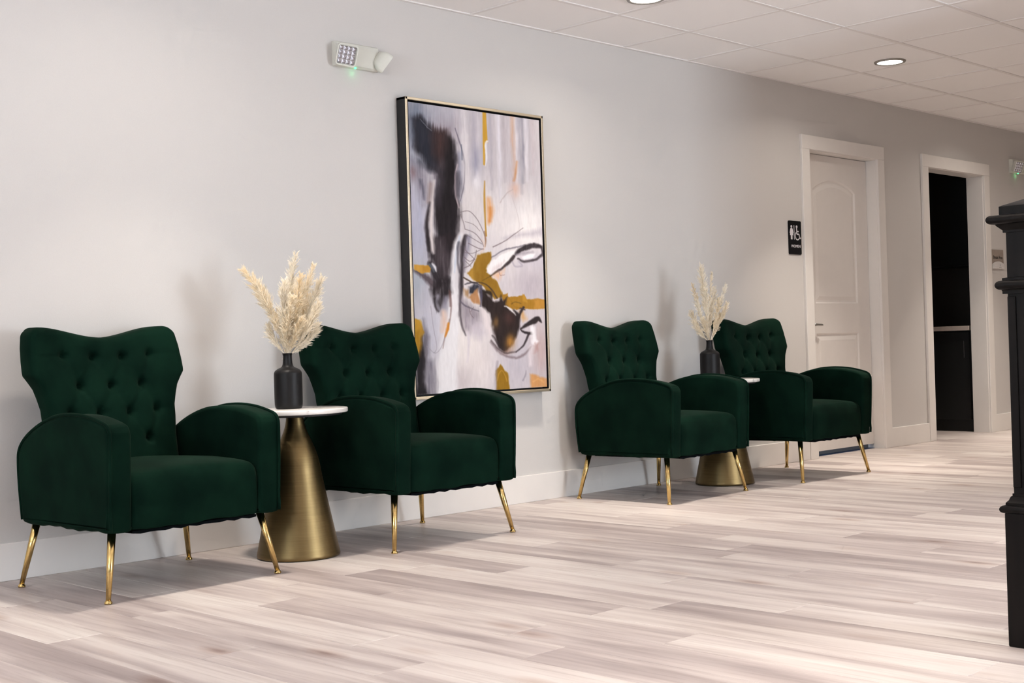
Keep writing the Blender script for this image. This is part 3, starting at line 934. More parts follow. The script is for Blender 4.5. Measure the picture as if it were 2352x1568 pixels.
# ------------------------------------------------------------------ painting
FX0, FX1, FZ0, FZ1, FD = -.514, .456, .586, 2.060, .070
pic = empty('framed_painting', ((FX0 + FX1) / 2, 0, FZ0))
tag(pic, 'tall abstract painting in black and gold in a thin champagne frame on the wall', 'painting')
hwid = (FX1 - FX0) / 2; ph = FZ1 - FZ0
def lath(name, x0, x1, z0, z1):
    fr = MB().cbox(x0, x1, -FD + .004, -.001, z0, z1, .002).build(name, M['black'], pic)
    return fr
bars = [(-hwid, -hwid + .014, 0, ph), (hwid - .014, hwid, 0, ph), (-hwid, hwid, ph - .014, ph), (-hwid, hwid, 0, .014)]
for x0, x1, z0, z1 in bars:
    lb = lath('frame_bar', x0, x1, z0, z1)
    MB().cbox(x0, x1, -FD, -FD + .006, z0, z1, .0022).build('metal_edge', M['champagne'], lb)
MB().box(-hwid + .01, hwid - .01, -.02, -.012, .01, ph - .01).build('backing_board', M['black'], pic)
cx0, cx1, cz0, cz1 = -hwid + .024, hwid - .024, .024, ph - .024
NU, NV = 340, 520
uu, vv = np.meshgrid(np.linspace(0, 1, NU), np.linspace(0, 1, NV))   # v = 0 at the top
# homography from the canvas to study coordinates
def homography(dst):
    A = []; bb = []
    for (x, y), (X, Y) in zip([(0, 0), (1, 0), (1, 1), (0, 1)], dst):
        A.append([x, y, 1, 0, 0, 0, -X * x, -X * y]); bb.append(X)
        A.append([0, 0, 0, x, y, 1, -Y * x, -Y * y]); bb.append(Y)
    return np.append(np.linalg.solve(np.array(A, float), np.array(bb, float)), 1).reshape(3, 3)
H = homography([(936.6, 233), (1241, 275.5), (1257.5, 892.8), (957.9, 910.3)])
den = H[2, 0] * uu + H[2, 1] * vv + H[2, 2]
X = (H[0, 0] * uu + H[0, 1] * vv + H[0, 2]) / den
Y = (H[1, 0] * uu + H[1, 1] * vv + H[1, 2]) / den
def vnoise(x, y, sx, sy, seed):
    r = np.random.default_rng(seed); g = r.random((64, 64))
    xs, ys = x / sx, y / sy
    xi, yi = np.floor(xs).astype(int), np.floor(ys).astype(int)
    fx, fy = xs - xi, ys - yi
    fx = fx * fx * (3 - 2 * fx); fy = fy * fy * (3 - 2 * fy)
    g00 = g[yi % 64, xi % 64]; g10 = g[yi % 64, (xi + 1) % 64]; g01 = g[(yi + 1) % 64, xi % 64]; g11 = g[(yi + 1) % 64, (xi + 1) % 64]
    return (g00 * (1 - fx) + g10 * fx) * (1 - fy) + (g01 * (1 - fx) + g11 * fx) * fy
def fbm(x, y, sx, sy, seed): return vnoise(x, y, sx, sy, seed) * .55 + vnoise(x, y, sx / 2, sy / 2, seed + 1) * .28 + vnoise(x, y, sx / 4, sy / 4, seed + 2) * .17
IMG = np.ones(X.shape + (3,)) * np.array([198, 192, 197.])
WX = X + (fbm(X, Y, 10, 26, 3) - .5) * 7; WY = Y + (fbm(X, Y, 12, 22, 9) - .5) * 8
DRY = fbm(X, Y, 3.5, 40, 21); DRY2 = fbm(X, Y, 2.2, 60, 25)
def comp(mask, col):
    m3 = np.clip(mask, 0, 1)[..., None]
    IMG[:] = IMG * (1 - m3) + np.array(col, float) * m3
def poly_sd(pts, x, y):
    ins = np.zeros(x.shape, bool); dmin = np.full(x.shape, 1e9)
    n = len(pts)
    for i in range(n):
        (x0, y0), (x1, y1) = pts[i], pts[(i + 1) % n]
        if y0 != y1:
            c = ((y0 > y) != (y1 > y)) & (x < (x1 - x0) * (y - y0) / (y1 - y0) + x0); ins ^= c
        dx, dy = x1 - x0, y1 - y0; L2 = dx * dx + dy * dy + 1e-9
        t = np.clip(((x - x0) * dx + (y - y0) * dy) / L2, 0, 1)
        dmin = np.minimum(dmin, np.hypot(x - x0 - t * dx, y - y0 - t * dy))
    return np.where(ins, dmin, -dmin)
def window(pts, mg):
    """slice of the canvas that holds the points, with a margin"""
    xs_ = [q[0] for q in pts]; ys_ = [q[1] for q in pts]
    ins = (X > min(xs_) - mg) & (X < max(xs_) + mg) & (Y > min(ys_) - mg) & (Y < max(ys_) + mg)
    r = np.flatnonzero(ins.any(1)); c = np.flatnonzero(ins.any(0))
    if not len(r) or not len(c): return None
    return np.s_[r[0]:r[-1] + 1, c[0]:c[-1] + 1]
def comp_at(w, mask, col):
    m3 = np.clip(mask, 0, 1)[..., None]
    IMG[w] = IMG[w] * (1 - m3) + np.array(col, float) * m3
def fill(pts, col, soft=6, a=1.0, dry=0.0, warp=True):
    w = window(pts, soft * 3 + 10)
    if w is None: return
    sd = poly_sd(pts, (WX if warp else X)[w], (WY if warp else Y)[w])
    if soft > 3: sd = sd + (DRY2[w] - .5) * soft * 1.2
    m = np.clip(sd / soft * .5 + .5, 0, 1) * a
    if dry: m *= np.clip(1 - dry + dry * 2.6 * (DRY[w] - .2), 0, 1)
    comp_at(w, m, col)
def stroke(pts, wd, col, soft=2, a=1.0, dry=0.0, warp=.6):
    pts = [tuple(p) for p in catmull(pts, 5)]
    if not hasattr(wd, '__len__'): wd = [wd, wd]
    w = window(pts, max(wd) + soft * 3 + 8)
    if w is None: return
    x = X[w] + (WX[w] - X[w]) * warp; y = Y[w] + (WY[w] - Y[w]) * warp
    best = np.full(x.shape, -1e9); n = len(pts)
    for i in range(n - 1):
        (x0, y0), (x1, y1) = pts[i], pts[i + 1]
        dx, dy = x1 - x0, y1 - y0; L2 = dx * dx + dy * dy + 1e-9
        t = np.clip(((x - x0) * dx + (y - y0) * dy) / L2, 0, 1)
        wloc = np.interp((i + t) / (n - 1), np.linspace(0, 1, len(wd)), wd) / 2
        best = np.maximum(best, wloc - np.hypot(x - x0 - t * dx, y - y0 - t * dy))
    if soft > 2.5: best = best + (DRY2[w] - .5) * soft * .9
    m = np.clip(best / soft * .5 + .5, 0, 1) * a
    if dry: m *= np.clip(1 - dry + dry * 2.6 * (DRY[w] - .2), 0, 1)
    comp_at(w, m, col)
def blob(cx, cy, rx, ry, col, a=1.0, p=1.0):
    comp(np.exp(-(((WX - cx) / rx) ** 2 + ((WY - cy) / ry) ** 2) ** p) * a * (.75 + .5 * DRY), col)
def A(*q): return [(930 + x / 4.612, 230 + y / 4.612) for x, y in q]
def B(*q): return [(930 + x / 4.356, 560 + y / 4.356) for x, y in q]
# ground: lavender greys, whites, vertical drags
comp((fbm(X, Y, 14, 300, 31) - .42) * 1.6, (216, 208, 209)); comp((fbm(X, Y, 9, 260, 41) - .58) * 2.2, (178, 172, 184))
blob(985, 268, 70, 40, (168, 170, 182), .8); blob(950, 300, 26, 80, (132, 140, 156), .9)
blob(960, 520, 26, 130, (184, 185, 203), 1.0); blob(1030, 290, 40, 60, (190, 186, 196), .6)
blob(1212, 520, 62, 80, (240, 236, 235), 1.0); blob(1140, 500, 70, 70, (232, 226, 226), .9); blob(1100, 620, 60, 60, (228, 223, 226), .7)
blob(1085, 455, 34, 70, (226, 220, 220), .8)
blob(1062, 800, 70, 100, (236, 230, 228), 1.0); blob(1120, 840, 50, 60, (228, 220, 219), .9); blob(1060, 880, 28, 40, (196, 186, 190), .6)
blob(1222, 660, 46, 42, (182, 174, 182), .9); blob(1192, 830, 60, 90, (188, 183, 193), .9); blob(1244, 812, 20, 60, (190, 168, 166), .8)
blob(985, 770, 40, 90, (196, 196, 209), .9); blob(958, 650, 22, 50, (176, 182, 192), .9); blob(1005, 720, 24, 60, (206, 204, 214), .7)
blob(1225, 600, 40, 22, (190, 184, 196), .6)
for x, w_, c in ((1052, 12, (206, 200, 206)), (1068, 16, (226, 220, 222)), (1090, 8, (186, 180, 190)), (1100, 6, (222, 216, 219)), (1128, 9, (180, 174, 184)), (1148, 10, (228, 225, 233)), (1160, 12, (186, 178, 184)), (1170, 6, (206, 198, 202)), (1187, 6, (236, 232, 236)), (1198, 7, (164, 162, 174)), (1203, 3, (120, 120, 136)), (1211, 6, (230, 227, 234)), (1226, 9, (204, 192, 196)), (1180, 8, (208, 172, 150))):
    stroke([(x - 3, 230), (x, 330), (x + 3, 400 + (x * 7) % 60)], [w_, w_, 2], c, 4, .8, .5)
blob(1094, 375, 14, 40, (146, 146, 168), .6); blob(1097, 420, 7, 22, (240, 237, 240), .75); blob(1180, 420, 10, 36, (196, 184, 190), .5)
stroke(A((1195, 660), (1185, 780), (1165, 860)), [4, 6, 3], (206, 146, 96), 3, .8); blob(1186, 438, 12, 16, (228, 192, 174), .7)
stroke(A((890, 1060), (905, 1180), (895, 1310)), [8, 15, 6], (226, 164, 108), 6, .85, .3); stroke(A((905, 1150), (905, 1290)), [6, 7], (214, 140, 72), 3, .7)
# big dark form
fill(A((60, 40), (140, 20), (180, 160), (120, 300), (70, 260)), (112, 120, 136), 18, .7, .3)
fill(A((300, 250), (520, 250), (540, 400), (440, 380), (330, 330)), (150, 140, 148), 22, .7)
fill(A((85, 200), (165, 165), (290, 310), (430, 320), (525, 440), (556, 640), (550, 780), (540, 930), (566, 1100), (586, 1250), (556, 1400), (540, 1600), (400, 1640), (330, 1420), (305, 1250), (310, 1050), (330, 900), (330, 790), (230, 740), (140, 650), (105, 500)), (48, 43, 46), 7)
fill(A((70, 200), (170, 180), (300, 330), (295, 560), (330, 720), (200, 700), (120, 480)), (54, 56, 67), 14, .9)
fill(A((295, 310), (430, 330), (445, 470), (390, 690), (310, 560)), (86, 64, 62), 14, .85, .2)
fill(A((330, 700), (410, 660), (400, 900), (350, 1100), (320, 1000)), (98, 92, 102), 16, .7, .4)
fill(A((470, 420), (530, 470), (552, 640), (540, 900), (420, 1350), (400, 1000), (430, 700)), (40, 36, 38), 10, .8)
fill(B((225, -60), (500, -80), (490, 100), (482, 240), (462, 400), (345, 400), (300, 270), (240, 150)), (54, 47, 50), 6, .95)
fill(B((310, -30), (370, -30), (430, 180), (445, 340), (390, 340), (335, 160)), (112, 102, 108), 10, .65, .5)
fill(B((245, 60), (300, 20), (345, 250), (320, 280)), (96, 88, 92), 8, .5, .4)
stroke(A((262, 1100), (238, 1300), (240, 1450), (262, 1600)), [4, 9, 10, 12], (58, 51, 54), 3, .95)
stroke(A((308, 860), (300, 1000), (288, 1120), (276, 1300), (290, 1568), (300, 1640)), [3, 5, 7, 9, 8, 4], (224, 215, 214), 3, .95)
stroke(A((80, 590), (160, 620), (205, 690)), [14, 12, 4], (176, 178, 190), 7, .7, .3); stroke(A((60, 640), (150, 700), (270, 760)), [14, 18, 6], (122, 122, 136), 8, .6, .3)
fill(A((60, 720), (160, 720), (230, 800), (240, 1000), (200, 1110), (150, 980)), (134, 128, 138), 12, .8, .4); blob(948, 398, 8, 18, (134, 108, 112), .6)
stroke(A((170, 860), (190, 960), (205, 1060)), [5, 6, 3], (84, 82, 96), 4, .7); stroke(A((270, 900), (265, 1000), (250, 1090)), [6, 7, 4], (156, 134, 126), 5, .7)
fill(A((555, 560), (600, 560), (625, 700), (620, 900), (585, 1090), (560, 900)), (158, 158, 176), 8, .8, .4)
stroke(A((535, 300), (590, 470), (630, 640), (640, 760), (625, 930), (590, 1080)), [2, 2.5, 3, 3, 2, 1.5], (104, 98, 112), 1.3, .8, 0, .25)
stroke(A((560, 690), (535, 800), (535, 930), (548, 1060), (575, 1150)), [2, 3, 3, 3, 2], (206, 188, 192), 1.6, .8, 0, .3)
stroke(A((560, 780), (570, 900), (565, 1020)), [10, 13, 8], (82, 78, 86), 5, .8, .3); stroke(A((640, 400), (650, 650), (655, 900)), [14, 18, 10], (222, 217, 219), 6, .7, .4)
# white river and dark vertical
stroke(B((560, -80), (520, 0), (500, 150), (488, 300), (482, 430), (500, 560), (492, 760), (460, 950), (430, 1200), (420, 1480)), [7, 11, 13, 15, 18, 19, 24, 36, 46, 46], (234, 232, 235), 5, .97)
stroke(B((545, -60), (530, 60), (512, 180), (500, 300)), [3, 4, 4, 2], (196, 206, 222), 2.5, .8)
stroke(B((610, -60), (580, 40), (574, 200), (565, 400), (560, 560), (552, 700), (570, 830), (610, 930)), [10, 11, 8, 9, 7, 5, 4, 2], (56, 49, 53), 2.5, .95, .2)
stroke(B((640, -50), (630, 80), (600, 180)), [10, 9, 3], (142, 138, 156), 4, .8, .4); stroke(B((600, 40), (604, 200), (596, 300)), [4, 5, 3], (120, 112, 124), 3, .7)
stroke(B((540, 0), (530, 180), (552, 300)), [5, 4, 2], (84, 78, 86), 2.5, .8)
fill(B((562, 545), (640, 620), (760, 690), (770, 800), (700, 850), (640, 900), (590, 860), (560, 740)), (150, 141, 150), 8, .9, .3)
fill(B((640, 800), (760, 780), (820, 900), (760, 960), (650, 930)), (200, 192, 202), 12, .8)
# left mass and branch
stroke(B((95, 285), (180, 330), (250, 385), (320, 450)), [5, 12, 17, 14], (96, 85, 90), 4, .95)
stroke(B((250, 215), (290, 300), (345, 420)), [12, 15, 18], (58, 52, 56), 3.5, .97)
stroke(B((245, 225), (265, 245), (290, 290)), [6, 9, 3], (118, 128, 140), 3, .7)
fill(B((330, 375), (455, 360), (468, 500), (415, 560), (400, 610), (340, 690), (300, 600), (252, 470)), (50, 44, 47), 6, .97, .3)
stroke(B((272, 215), (298, 248), (312, 290)), [3, 6, 2], (230, 228, 234), 1.8, .95)
stroke(B((330, 540), (310, 600), (340, 690)), [9, 8, 3], (196, 194, 208), 3, .75, .4); stroke(B((410, 560), (400, 650), (365, 720)), [10, 11, 3], (142, 138, 152), 5, .8, .4); stroke(B((300, 560), (310, 640), (335, 690)), [6, 5, 2], (56, 50, 52), 2.5, .9)
stroke(B((448, 490), (460, 640), (445, 800), (405, 940), (380, 1060)), [5, 5, 3, 2, 1], (112, 82, 78), 1.8, .7, 0, .3); stroke(B((436, 815), (425, 870), (403, 945)), [5, 8, 2], (206, 134, 52), 1.6, .97)
stroke(B((390, 700), (395, 800), (380, 890)), [9, 12, 6], (230, 202, 186), 5, .9); stroke(B((450, 660), (440, 760)), [4, 3], (240, 240, 244), 2, .9)
# gold passages
GOLD = (152, 116, 46)
fill(B((86, 226), (228, 232), (252, 262), (240, 300), (150, 308), (86, 272)), (206, 156, 68), 1.4, .97); fill(B((170, 236), (238, 240), (240, 296), (180, 300)), (176, 126, 46), 3, .5, .4)
fill(B((722, 135), (862, 95), (868, 150), (838, 250), (822, 300), (860, 330), (940, 420), (985, 545), (905, 570), (850, 520), (770, 440), (700, 380), (622, 315), (680, 260)), GOLD, 1.6, 1)
fill(B((622, 315), (690, 250), (700, 385)), (190, 148, 68), 3, .8, .3); fill(B((722, 135), (790, 112), (760, 300), (700, 290)), (166, 128, 54), 4, .6, .4)
fill(B((970, 530), (1035, 508), (1042, 548), (1170, 548), (1200, 522), (1225, 568), (1410, 570), (1410, 662), (1250, 670), (1060, 670), (1005, 640)), (166, 124, 50), 1.4, 1)
fill(B((1180, 530), (1215, 545), (1225, 600), (1180, 600)), (190, 146, 62), 2, .8); fill(B((1290, 576), (1410, 572), (1410, 660), (1300, 664)), (196, 146, 74), 2.5, .75, .2); stroke(B((1040, 545), (1100, 640), (1160, 660)), [1, 1.2, 1], (142, 104, 36), 1, .6)
fill(B((96, 765), (150, 780), (192, 900), (180, 1000), (160, 1150), (120, 1240), (104, 1000)), (194, 150, 56), 2, 1); fill(B((110, 900), (150, 880), (150, 1100), (116, 1160)), (150, 110, 34), 5, .5, .3)
fill(B((118, 1245), (185, 940), (220, 1200), (205, 1400), (245, 1525), (118, 1545)), (46, 42, 45), 5, .97)
fill(B((205, 1150), (290, 1180), (320, 1400), (300, 1525), (240, 1525), (205, 1380)), (124, 120, 132), 8, .85, .3)
fill(B((180, 780), (235, 950), (228, 1120), (190, 1000)), (92, 86, 96), 8, .8)
fill(B((916, 1290), (960, 1225), (985, 1270), (1030, 1310), (1048, 1480), (913, 1485)), (152, 116, 42), 1.6, 1); stroke(B((925, 1390), (950, 1310), (985, 1300), (1025, 1400)), [1.5, 1.5, 1.5, 1.5], (196, 152, 70), 1.2, .8)
fill(B((1258, 1325), (1450, 1375), (1450, 1460), (1262, 1460)), (206, 152, 98), 3, .95, .2); stroke(B((1290, 1400), (1340, 1370), (1390, 1410)), 2, (226, 180, 122), 2, .7)
fill(A((828, 110), (864, 110), (884, 450), (858, 470), (856, 700), (836, 690), (830, 400)), (204, 160, 66), 1.2, 1, 0, False); stroke(A((880, 440), (862, 480), (870, 600), (860, 700)), [5, 5, 4, 2], (236, 234, 240), 1.6, .9)
stroke(A((850, 865), (848, 1000), (850, 1150), (856, 1300), (866, 1450)), [2, 4, 4, 3, 4], (192, 148, 66), 1.2, 1, 0, .1); stroke(A((845, 1400), (862, 1480), (856, 1560)), [3, 4, 2], (150, 112, 84), 1.5, .8)
# dark winged form at the lower right
fill(B((755, 460), (830, 515), (885, 590), (945, 590), (962, 530), (990, 590), (1030, 545), (1020, 640), (1100, 700), (1156, 740), (1156, 850), (1110, 965), (1060, 1060), (1000, 1105), (945, 1055), (898, 960), (878, 850), (850, 720), (770, 640)), (52, 43, 42), 3, .98)
stroke(B((770, 500), (850, 505), (870, 560)), [6, 9, 3], (52, 44, 40), 2.5, .95)
blob(1173, 790, 10, 16, (170, 124, 66), .95); blob(1140, 745, 7, 13, (132, 102, 66), .8); blob(1170, 735, 12, 15, (84, 60, 56), .7); blob(1165, 812, 12, 6, (150, 116, 100), .6)
fill(B((1150, 690), (1195, 695), (1225, 780), (1195, 800), (1165, 760)), (206, 164, 112), 4, .85, .3)
fill(B((775, 680), (830, 715), (878, 860), (880, 960), (850, 960), (790, 800)), (224, 214, 216), 6, .85)
stroke(B((1005, 645), (1060, 670), (1115, 730)), [2, 5, 2], (232, 228, 230), 1.6, .9); stroke(B((1095, 680), (1135, 730), (1140, 800)), [3, 8, 4], (54, 46, 46), 2, .95); stroke(B((1190, 660), (1165, 700), (1140, 770)), [5, 6, 3], (54, 46, 46), 1.8, .95); stroke(B((1160, 665), (1205, 680)), 2.5, (70, 60, 62), 1.3, .9)
stroke(B((860, 1000), (950, 1100), (1080, 1160), (1200, 1125), (1270, 1050)), [3, 4, 5, 5, 2], (130, 116, 120), 2.5, .85); stroke(B((868, 985), (930, 1060), (1020, 1110), (1120, 1095)), [3, 4, 4, 2], (92, 80, 82), 2, .85); stroke(B((880, 940), (940, 1030), (1000, 1080)), [3, 4, 2], (60, 52, 52), 2, .8)
stroke(B((1165, 868), (1230, 828), (1300, 792), (1335, 770), (1375, 800)), [3, 9, 13, 12, 3], (54, 47, 48), 1.8, .97); stroke(B((1165, 878), (1215, 908), (1282, 915)), [3, 5, 7], (52, 45, 48), 1.5, .97); stroke(B((1245, 920), (1195, 1030), (1115, 1102)), [5, 4, 2], (64, 57, 60), 1.4, .95, 0, .3)
stroke(B((1286, 860), (1296, 940), (1306, 1010)), [9, 11, 12], (236, 233, 237), 3, .95); stroke(B((1300, 1000), (1330, 1000)), [12, 6], (236, 233, 237), 3, .9); fill(B((1305, 1015), (1350, 1012), (1345, 1080), (1285, 1115)), (180, 146, 142), 4, .85, .3); stroke(B((1280, 1050), (1262, 1150), (1260, 1230)), [7, 8, 6], (226, 216, 220), 5, .8)
# eye and upper right
fill(B((865, 185), (1000, 110), (1112, 68), (1112, 125), (1050, 190), (940, 275), (850, 310), (822, 272)), (240, 237, 238), 2, .97); fill(B((890, 250), (950, 225), (1000, 190), (940, 275), (880, 290)), (206, 188, 190), 4, .6, .4)
stroke(B((1110, 118), (1150, 82), (1230, 50), (1300, 34), (1378, 45)), [5, 11, 13, 12, 7], (58, 51, 54), 2.2, .97, .2); stroke(B((1380, 60), (1385, 120), (1310, 172), (1200, 190), (1140, 160)), [5, 7, 6, 5, 3], (70, 63, 67), 1.8, .92, .15); fill(B((1180, 148), (1240, 115), (1310, 106), (1295, 150), (1200, 172)), (238, 235, 238), 2, .97); stroke(B((1120, 120), (1200, 110), (1290, 95)), [4, 6, 3], (156, 148, 158), 3, .7)
stroke(B((858, 338), (960, 272), (1050, 200), (1095, 140)), [3, 5, 7, 7], (66, 57, 58), 1.6, .95); stroke(B((865, 152), (980, 85), (1100, 50), (1200, 28)), [2, 3, 3, 2], (106, 100, 112), 1.5, .8); stroke(B((1080, 200), (1110, 240), (1180, 230), (1150, 190)), [2, 3, 3, 2], (164, 156, 170), 2.2, .8)
fill(B((880, 330), (1000, 270), (960, 360), (940, 400)), (226, 176, 138), 5, .75, .3); stroke(B((940, 290), (960, 330), (1000, 320)), 1.3, (150, 120, 116), 1, .7)
stroke(B((1000, -40), (1150, -70), (1300, -90), (1390, -110)), [3, 8, 14, 18], (178, 170, 182), 6, .6, .3)
# fine drawn lines
LN = (128, 114, 118)
for q, w_ in ((A((585, 1200), (680, 1188), (760, 1260), (820, 1370), (850, 1450)), 1.5), (A((640, 1380), (740, 1420), (810, 1500), (840, 1568)), 1.6), (A((650, 1440), (740, 1490), (820, 1540)), 1.3), (A((590, 1220), (620, 1300), (640, 1380)), 1.2), (A((640, 1300), (730, 1330), (800, 1400)), 1.0),
              (B((600, 70), (670, 140), (700, 170)), 1.6), (B((600, 150), (650, 190), (700, 160), (720, 80)), 1.6), (B((590, 260), (650, 230), (700, 170)), 2.2), (B((640, 10), (740, 60), (790, 70)), 1.8), (B((600, 100), (680, 110), (790, 60)), 1.2), (B((610, 190), (660, 240)), 1.4), (B((640, 640), (660, 720), (690, 760)), 1.3), (B((690, 650), (660, 700)), 1.2)):
    stroke(q, w_, LN, .9, .85, 0, .15)
stroke(A((940, 1568), (1060, 1510), (1160, 1440), (1262, 1368)), [2.6, 2, 2, 1], (140, 126, 130), .9, .95, 0, .15); stroke(A((1140, 1020), (1190, 1180), (1220, 1320), (1210, 1450)), 1.0, (206, 196, 196), 1, .8, 0, .1); stroke(A((1020, 1100), (1080, 1010), (1150, 960)), [1.5, 2, 1], (186, 170, 170), 1.5, .7)
fill(B((640, 440), (700, 415), (755, 440), (735, 500), (700, 540), (645, 520)), (52, 53, 63), 4, .95, .2); fill(B((640, 565), (735, 470), (755, 620), (700, 612)), (182, 134, 92), 2.5, .95, .2); fill(B((585, 460), (635, 480), (642, 560), (600, 540)), (170, 132, 90), 4, .9, .2)
stroke(B((590, 355), (680, 402), (760, 405), (850, 450), (925, 560)), [3, 3, 2, 3, 4], (84, 68, 54), 1.2, .95, 0, .2); stroke(B((760, 440), (768, 540), (755, 640)), [4, 5, 2], (86, 82, 100), 1.8, .9); stroke(B((555, 585), (610, 640), (740, 690)), [3, 3, 2], (104, 98, 110), 1.4, .85, 0, .2); stroke(B((600, 420), (680, 400), (750, 430)), [2, 3, 2], (60, 56, 66), 1.4, .9)
stroke(B((260, 640), (285, 850), (320, 1050), (290, 1110)), 1.2, (158, 152, 164), 1, .8, 0, .1); stroke(B((400, 950), (360, 1060), (300, 1110), (220, 1040)), 1.2, (158, 152, 164), 1, .8, 0, .1); stroke(B((1070, 620), (1110, 600), (1165, 615)), 2, (112, 90, 46), 1, .8, 0, .1); stroke(B((1190, 1390), (1210, 1330), (1215, 1290)), [3, 2, 1], (140, 134, 144), 1.5, .7)
stroke(B((780, 385), (860, 340), (930, 300)), [1.5, 1.5, 1], (104, 82, 46), 1, .7, 0, .1); stroke(B((770, 100), (800, 40), (780, -20)), [2, 3, 2], (228, 194, 168), 3, .6); stroke(B((630, 900), (640, 1050), (625, 1200)), [4, 4, 2], (214, 206, 214), 3, .8); stroke(B((930, 1200), (915, 1330), (912, 1480)), [4, 4, 3], (150, 140, 150), 3, .7)
stroke(A((160, 200), (220, 270), (280, 330)), [1, 1.5, 1], (136, 140, 152), 1.2, .8); stroke(A((600, 470), (610, 640)), [1.5, 2], (74, 84, 104), 1.2, .7)
IMG += (fbm(X, Y, 4, 20, 77)[..., None] - .5) * 12
lin = np.clip(IMG, 0, 255) / 255.0
lin = np.where(lin <= .04045, lin / 12.92, ((lin + .055) / 1.055) ** 2.4) ** 1.06 * .96
gx = cx0 + uu * (cx1 - cx0); gz = cz1 - vv * (cz1 - cz0)
cv = [(float(a), -FD + .008, float(b)) for a, b in zip(gx.ravel(), gz.ravel())]
cf = [(j * NU + i, (j + 1) * NU + i, (j + 1) * NU + i + 1, j * NU + i + 1) for j in range(NV - 1) for i in range(NU - 1)]
n0 = len(cv)
cv += [(cx0, -FD + .04, cz0), (cx1, -FD + .04, cz0), (cx1, -FD + .04, cz1), (cx0, -FD + .04, cz1)]
bl, br_, tl, tr_ = (NV - 1) * NU, NV * NU - 1, 0, NU - 1
cf += [(bl, n0, n0 + 1, br_), (br_, n0 + 1, n0 + 2, tr_), (tr_, n0 + 2, n0 + 3, tl), (tl, n0 + 3, n0, bl), (n0, n0 + 3, n0 + 2, n0 + 1)]
pm, pnt, pb = new_mat('abstract_paint')
at = nd(pnt, 'ShaderNodeAttribute', attribute_name='paint')
ptc = nd(pnt, 'ShaderNodeTexCoord'); pmp = nd(pnt, 'ShaderNodeMapping'); pmp.inputs['Scale'].default_value = (90, 90, 22)
pnz = nd(pnt, 'ShaderNodeTexNoise', Scale=1.0, Detail=5.0)
pnt.links.new(ptc.outputs['Object'], pmp.inputs['Vector']); pnt.links.new(pmp.outputs[0], pnz.inputs['Vector'])
prr = ramp(pnt, [(0.3, (.90, .90, .90, 1)), (.7, (1, 1, 1, 1))]); pnt.links.new(pnz.outputs['Fac'], prr.inputs['Fac'])
pmx = nd(pnt, 'ShaderNodeMix', data_type='RGBA', blend_type='MULTIPLY'); pmx.inputs['Factor'].default_value = .6
pnt.links.new(at.outputs['Color'], pmx.inputs[6]); pnt.links.new(prr.outputs['Color'], pmx.inputs[7]); pnt.links.new(pmx.outputs[2], pb.inputs['Base Color'])
pb.inputs['Roughness'].default_value = .55; pb.inputs['Specular IOR Level'].default_value = .08
pbp = nd(pnt, 'ShaderNodeBump', Strength=.12, Distance=.002); pnt.links.new(pnz.outputs['Fac'], pbp.inputs['Height']); pnt.links.new(pbp.outputs['Normal'], pb.inputs['Normal'])
canvas = mesh_obj('canvas', cv, cf, pm, pic)
ca = canvas.data.color_attributes.new('paint', 'FLOAT_COLOR', 'POINT')
buf = np.ones((len(cv), 4), np.float32); buf[:n0, :3] = lin.reshape(-1, 3); buf[n0:, :3] = .3
ca.data.foreach_set('color', buf.ravel())

# ------------------------------------------------------------------ emergency lights
M['plastic'] = simple_mat('ivory_plastic', (0.66, 0.66, 0.60, 1), 0.4, noise=.01)
M['chrome'] = metal('faceted_reflector', (0.50, 0.48, 0.52, 1), (0.62, 0.60, 0.64, 1), 0.30)
M['led'] = emit_mat('green_indicator', (0.05, 1.0, 0.22, 1), 5.0)
def lamp_head(parent, loc, normal, roll):
    h = MB()
    S = .050
    fr_ = rounded_rect(-S, S, -S, S, .016, 5)
    rings = [(1.0, -.012), (1.0, .004), (.99, .012), (.90, .026), (.68, .040), (.40, .047)]
    n = len(fr_); vs_ = []; fs_ = []
    for sc, y in rings: vs_ += [(x * sc, y, z * sc) for x, z in fr_]
    for i in range(len(rings) - 1):
        for k in range(n): fs_.append((i * n + k, i * n + (k + 1) % n, (i + 1) * n + (k + 1) % n, (i + 1) * n + k))
    fs_.append(tuple((len(rings) - 1) * n + k for k in range(n)))
    inner = len(vs_)
    vs_ += [(x * .90, -.012, z * .90) for x, z in fr_] + [(x * .88, -.006, z * .88) for x, z in fr_]
    for k in range(n):
        fs_.append((k, (k + 1) % n, inner + (k + 1) % n, inner + k)); fs_.append((inner + k, inner + (k + 1) % n, inner + n + (k + 1) % n, inner + n + k))
    fs_.append(tuple(inner + n + k for k in range(n)))
    o = h.add(vs_, fs_).build('lamp_head', M['plastic'], parent, auto=.7)
    c = MB(); st = .021
    for i in range(4):
        for j in range(4):
            x = (i - 1.5) * st; z = (j - 1.5) * st; a = st * .47
            c.add([(x - a, -.0065, z - a), (x + a, -.0065, z - a), (x + a, -.0065, z + a), (x - a, -.0065, z + a), (x - .003, -.0125, z - .003), (x + .003, -.0115, z - .003), (x + .003, -.0125, z + .003), (x - .003, -.0115, z + .003)],
                  [(0, 1, 5, 4), (1, 2, 6, 5), (2, 3, 7, 6), (3, 0, 4, 7), (4, 5, 6, 7)])
    c.build('reflector', M['chrome'], o)
    q = Vector(normal).normalized().to_track_quat('-Y', 'Z')
    o.rotation_mode = 'QUATERNION'
    o.rotation_quaternion = q @ Matrix.Rotation(roll, 3, 'Y').to_quaternion()
    o.location = loc
    return o
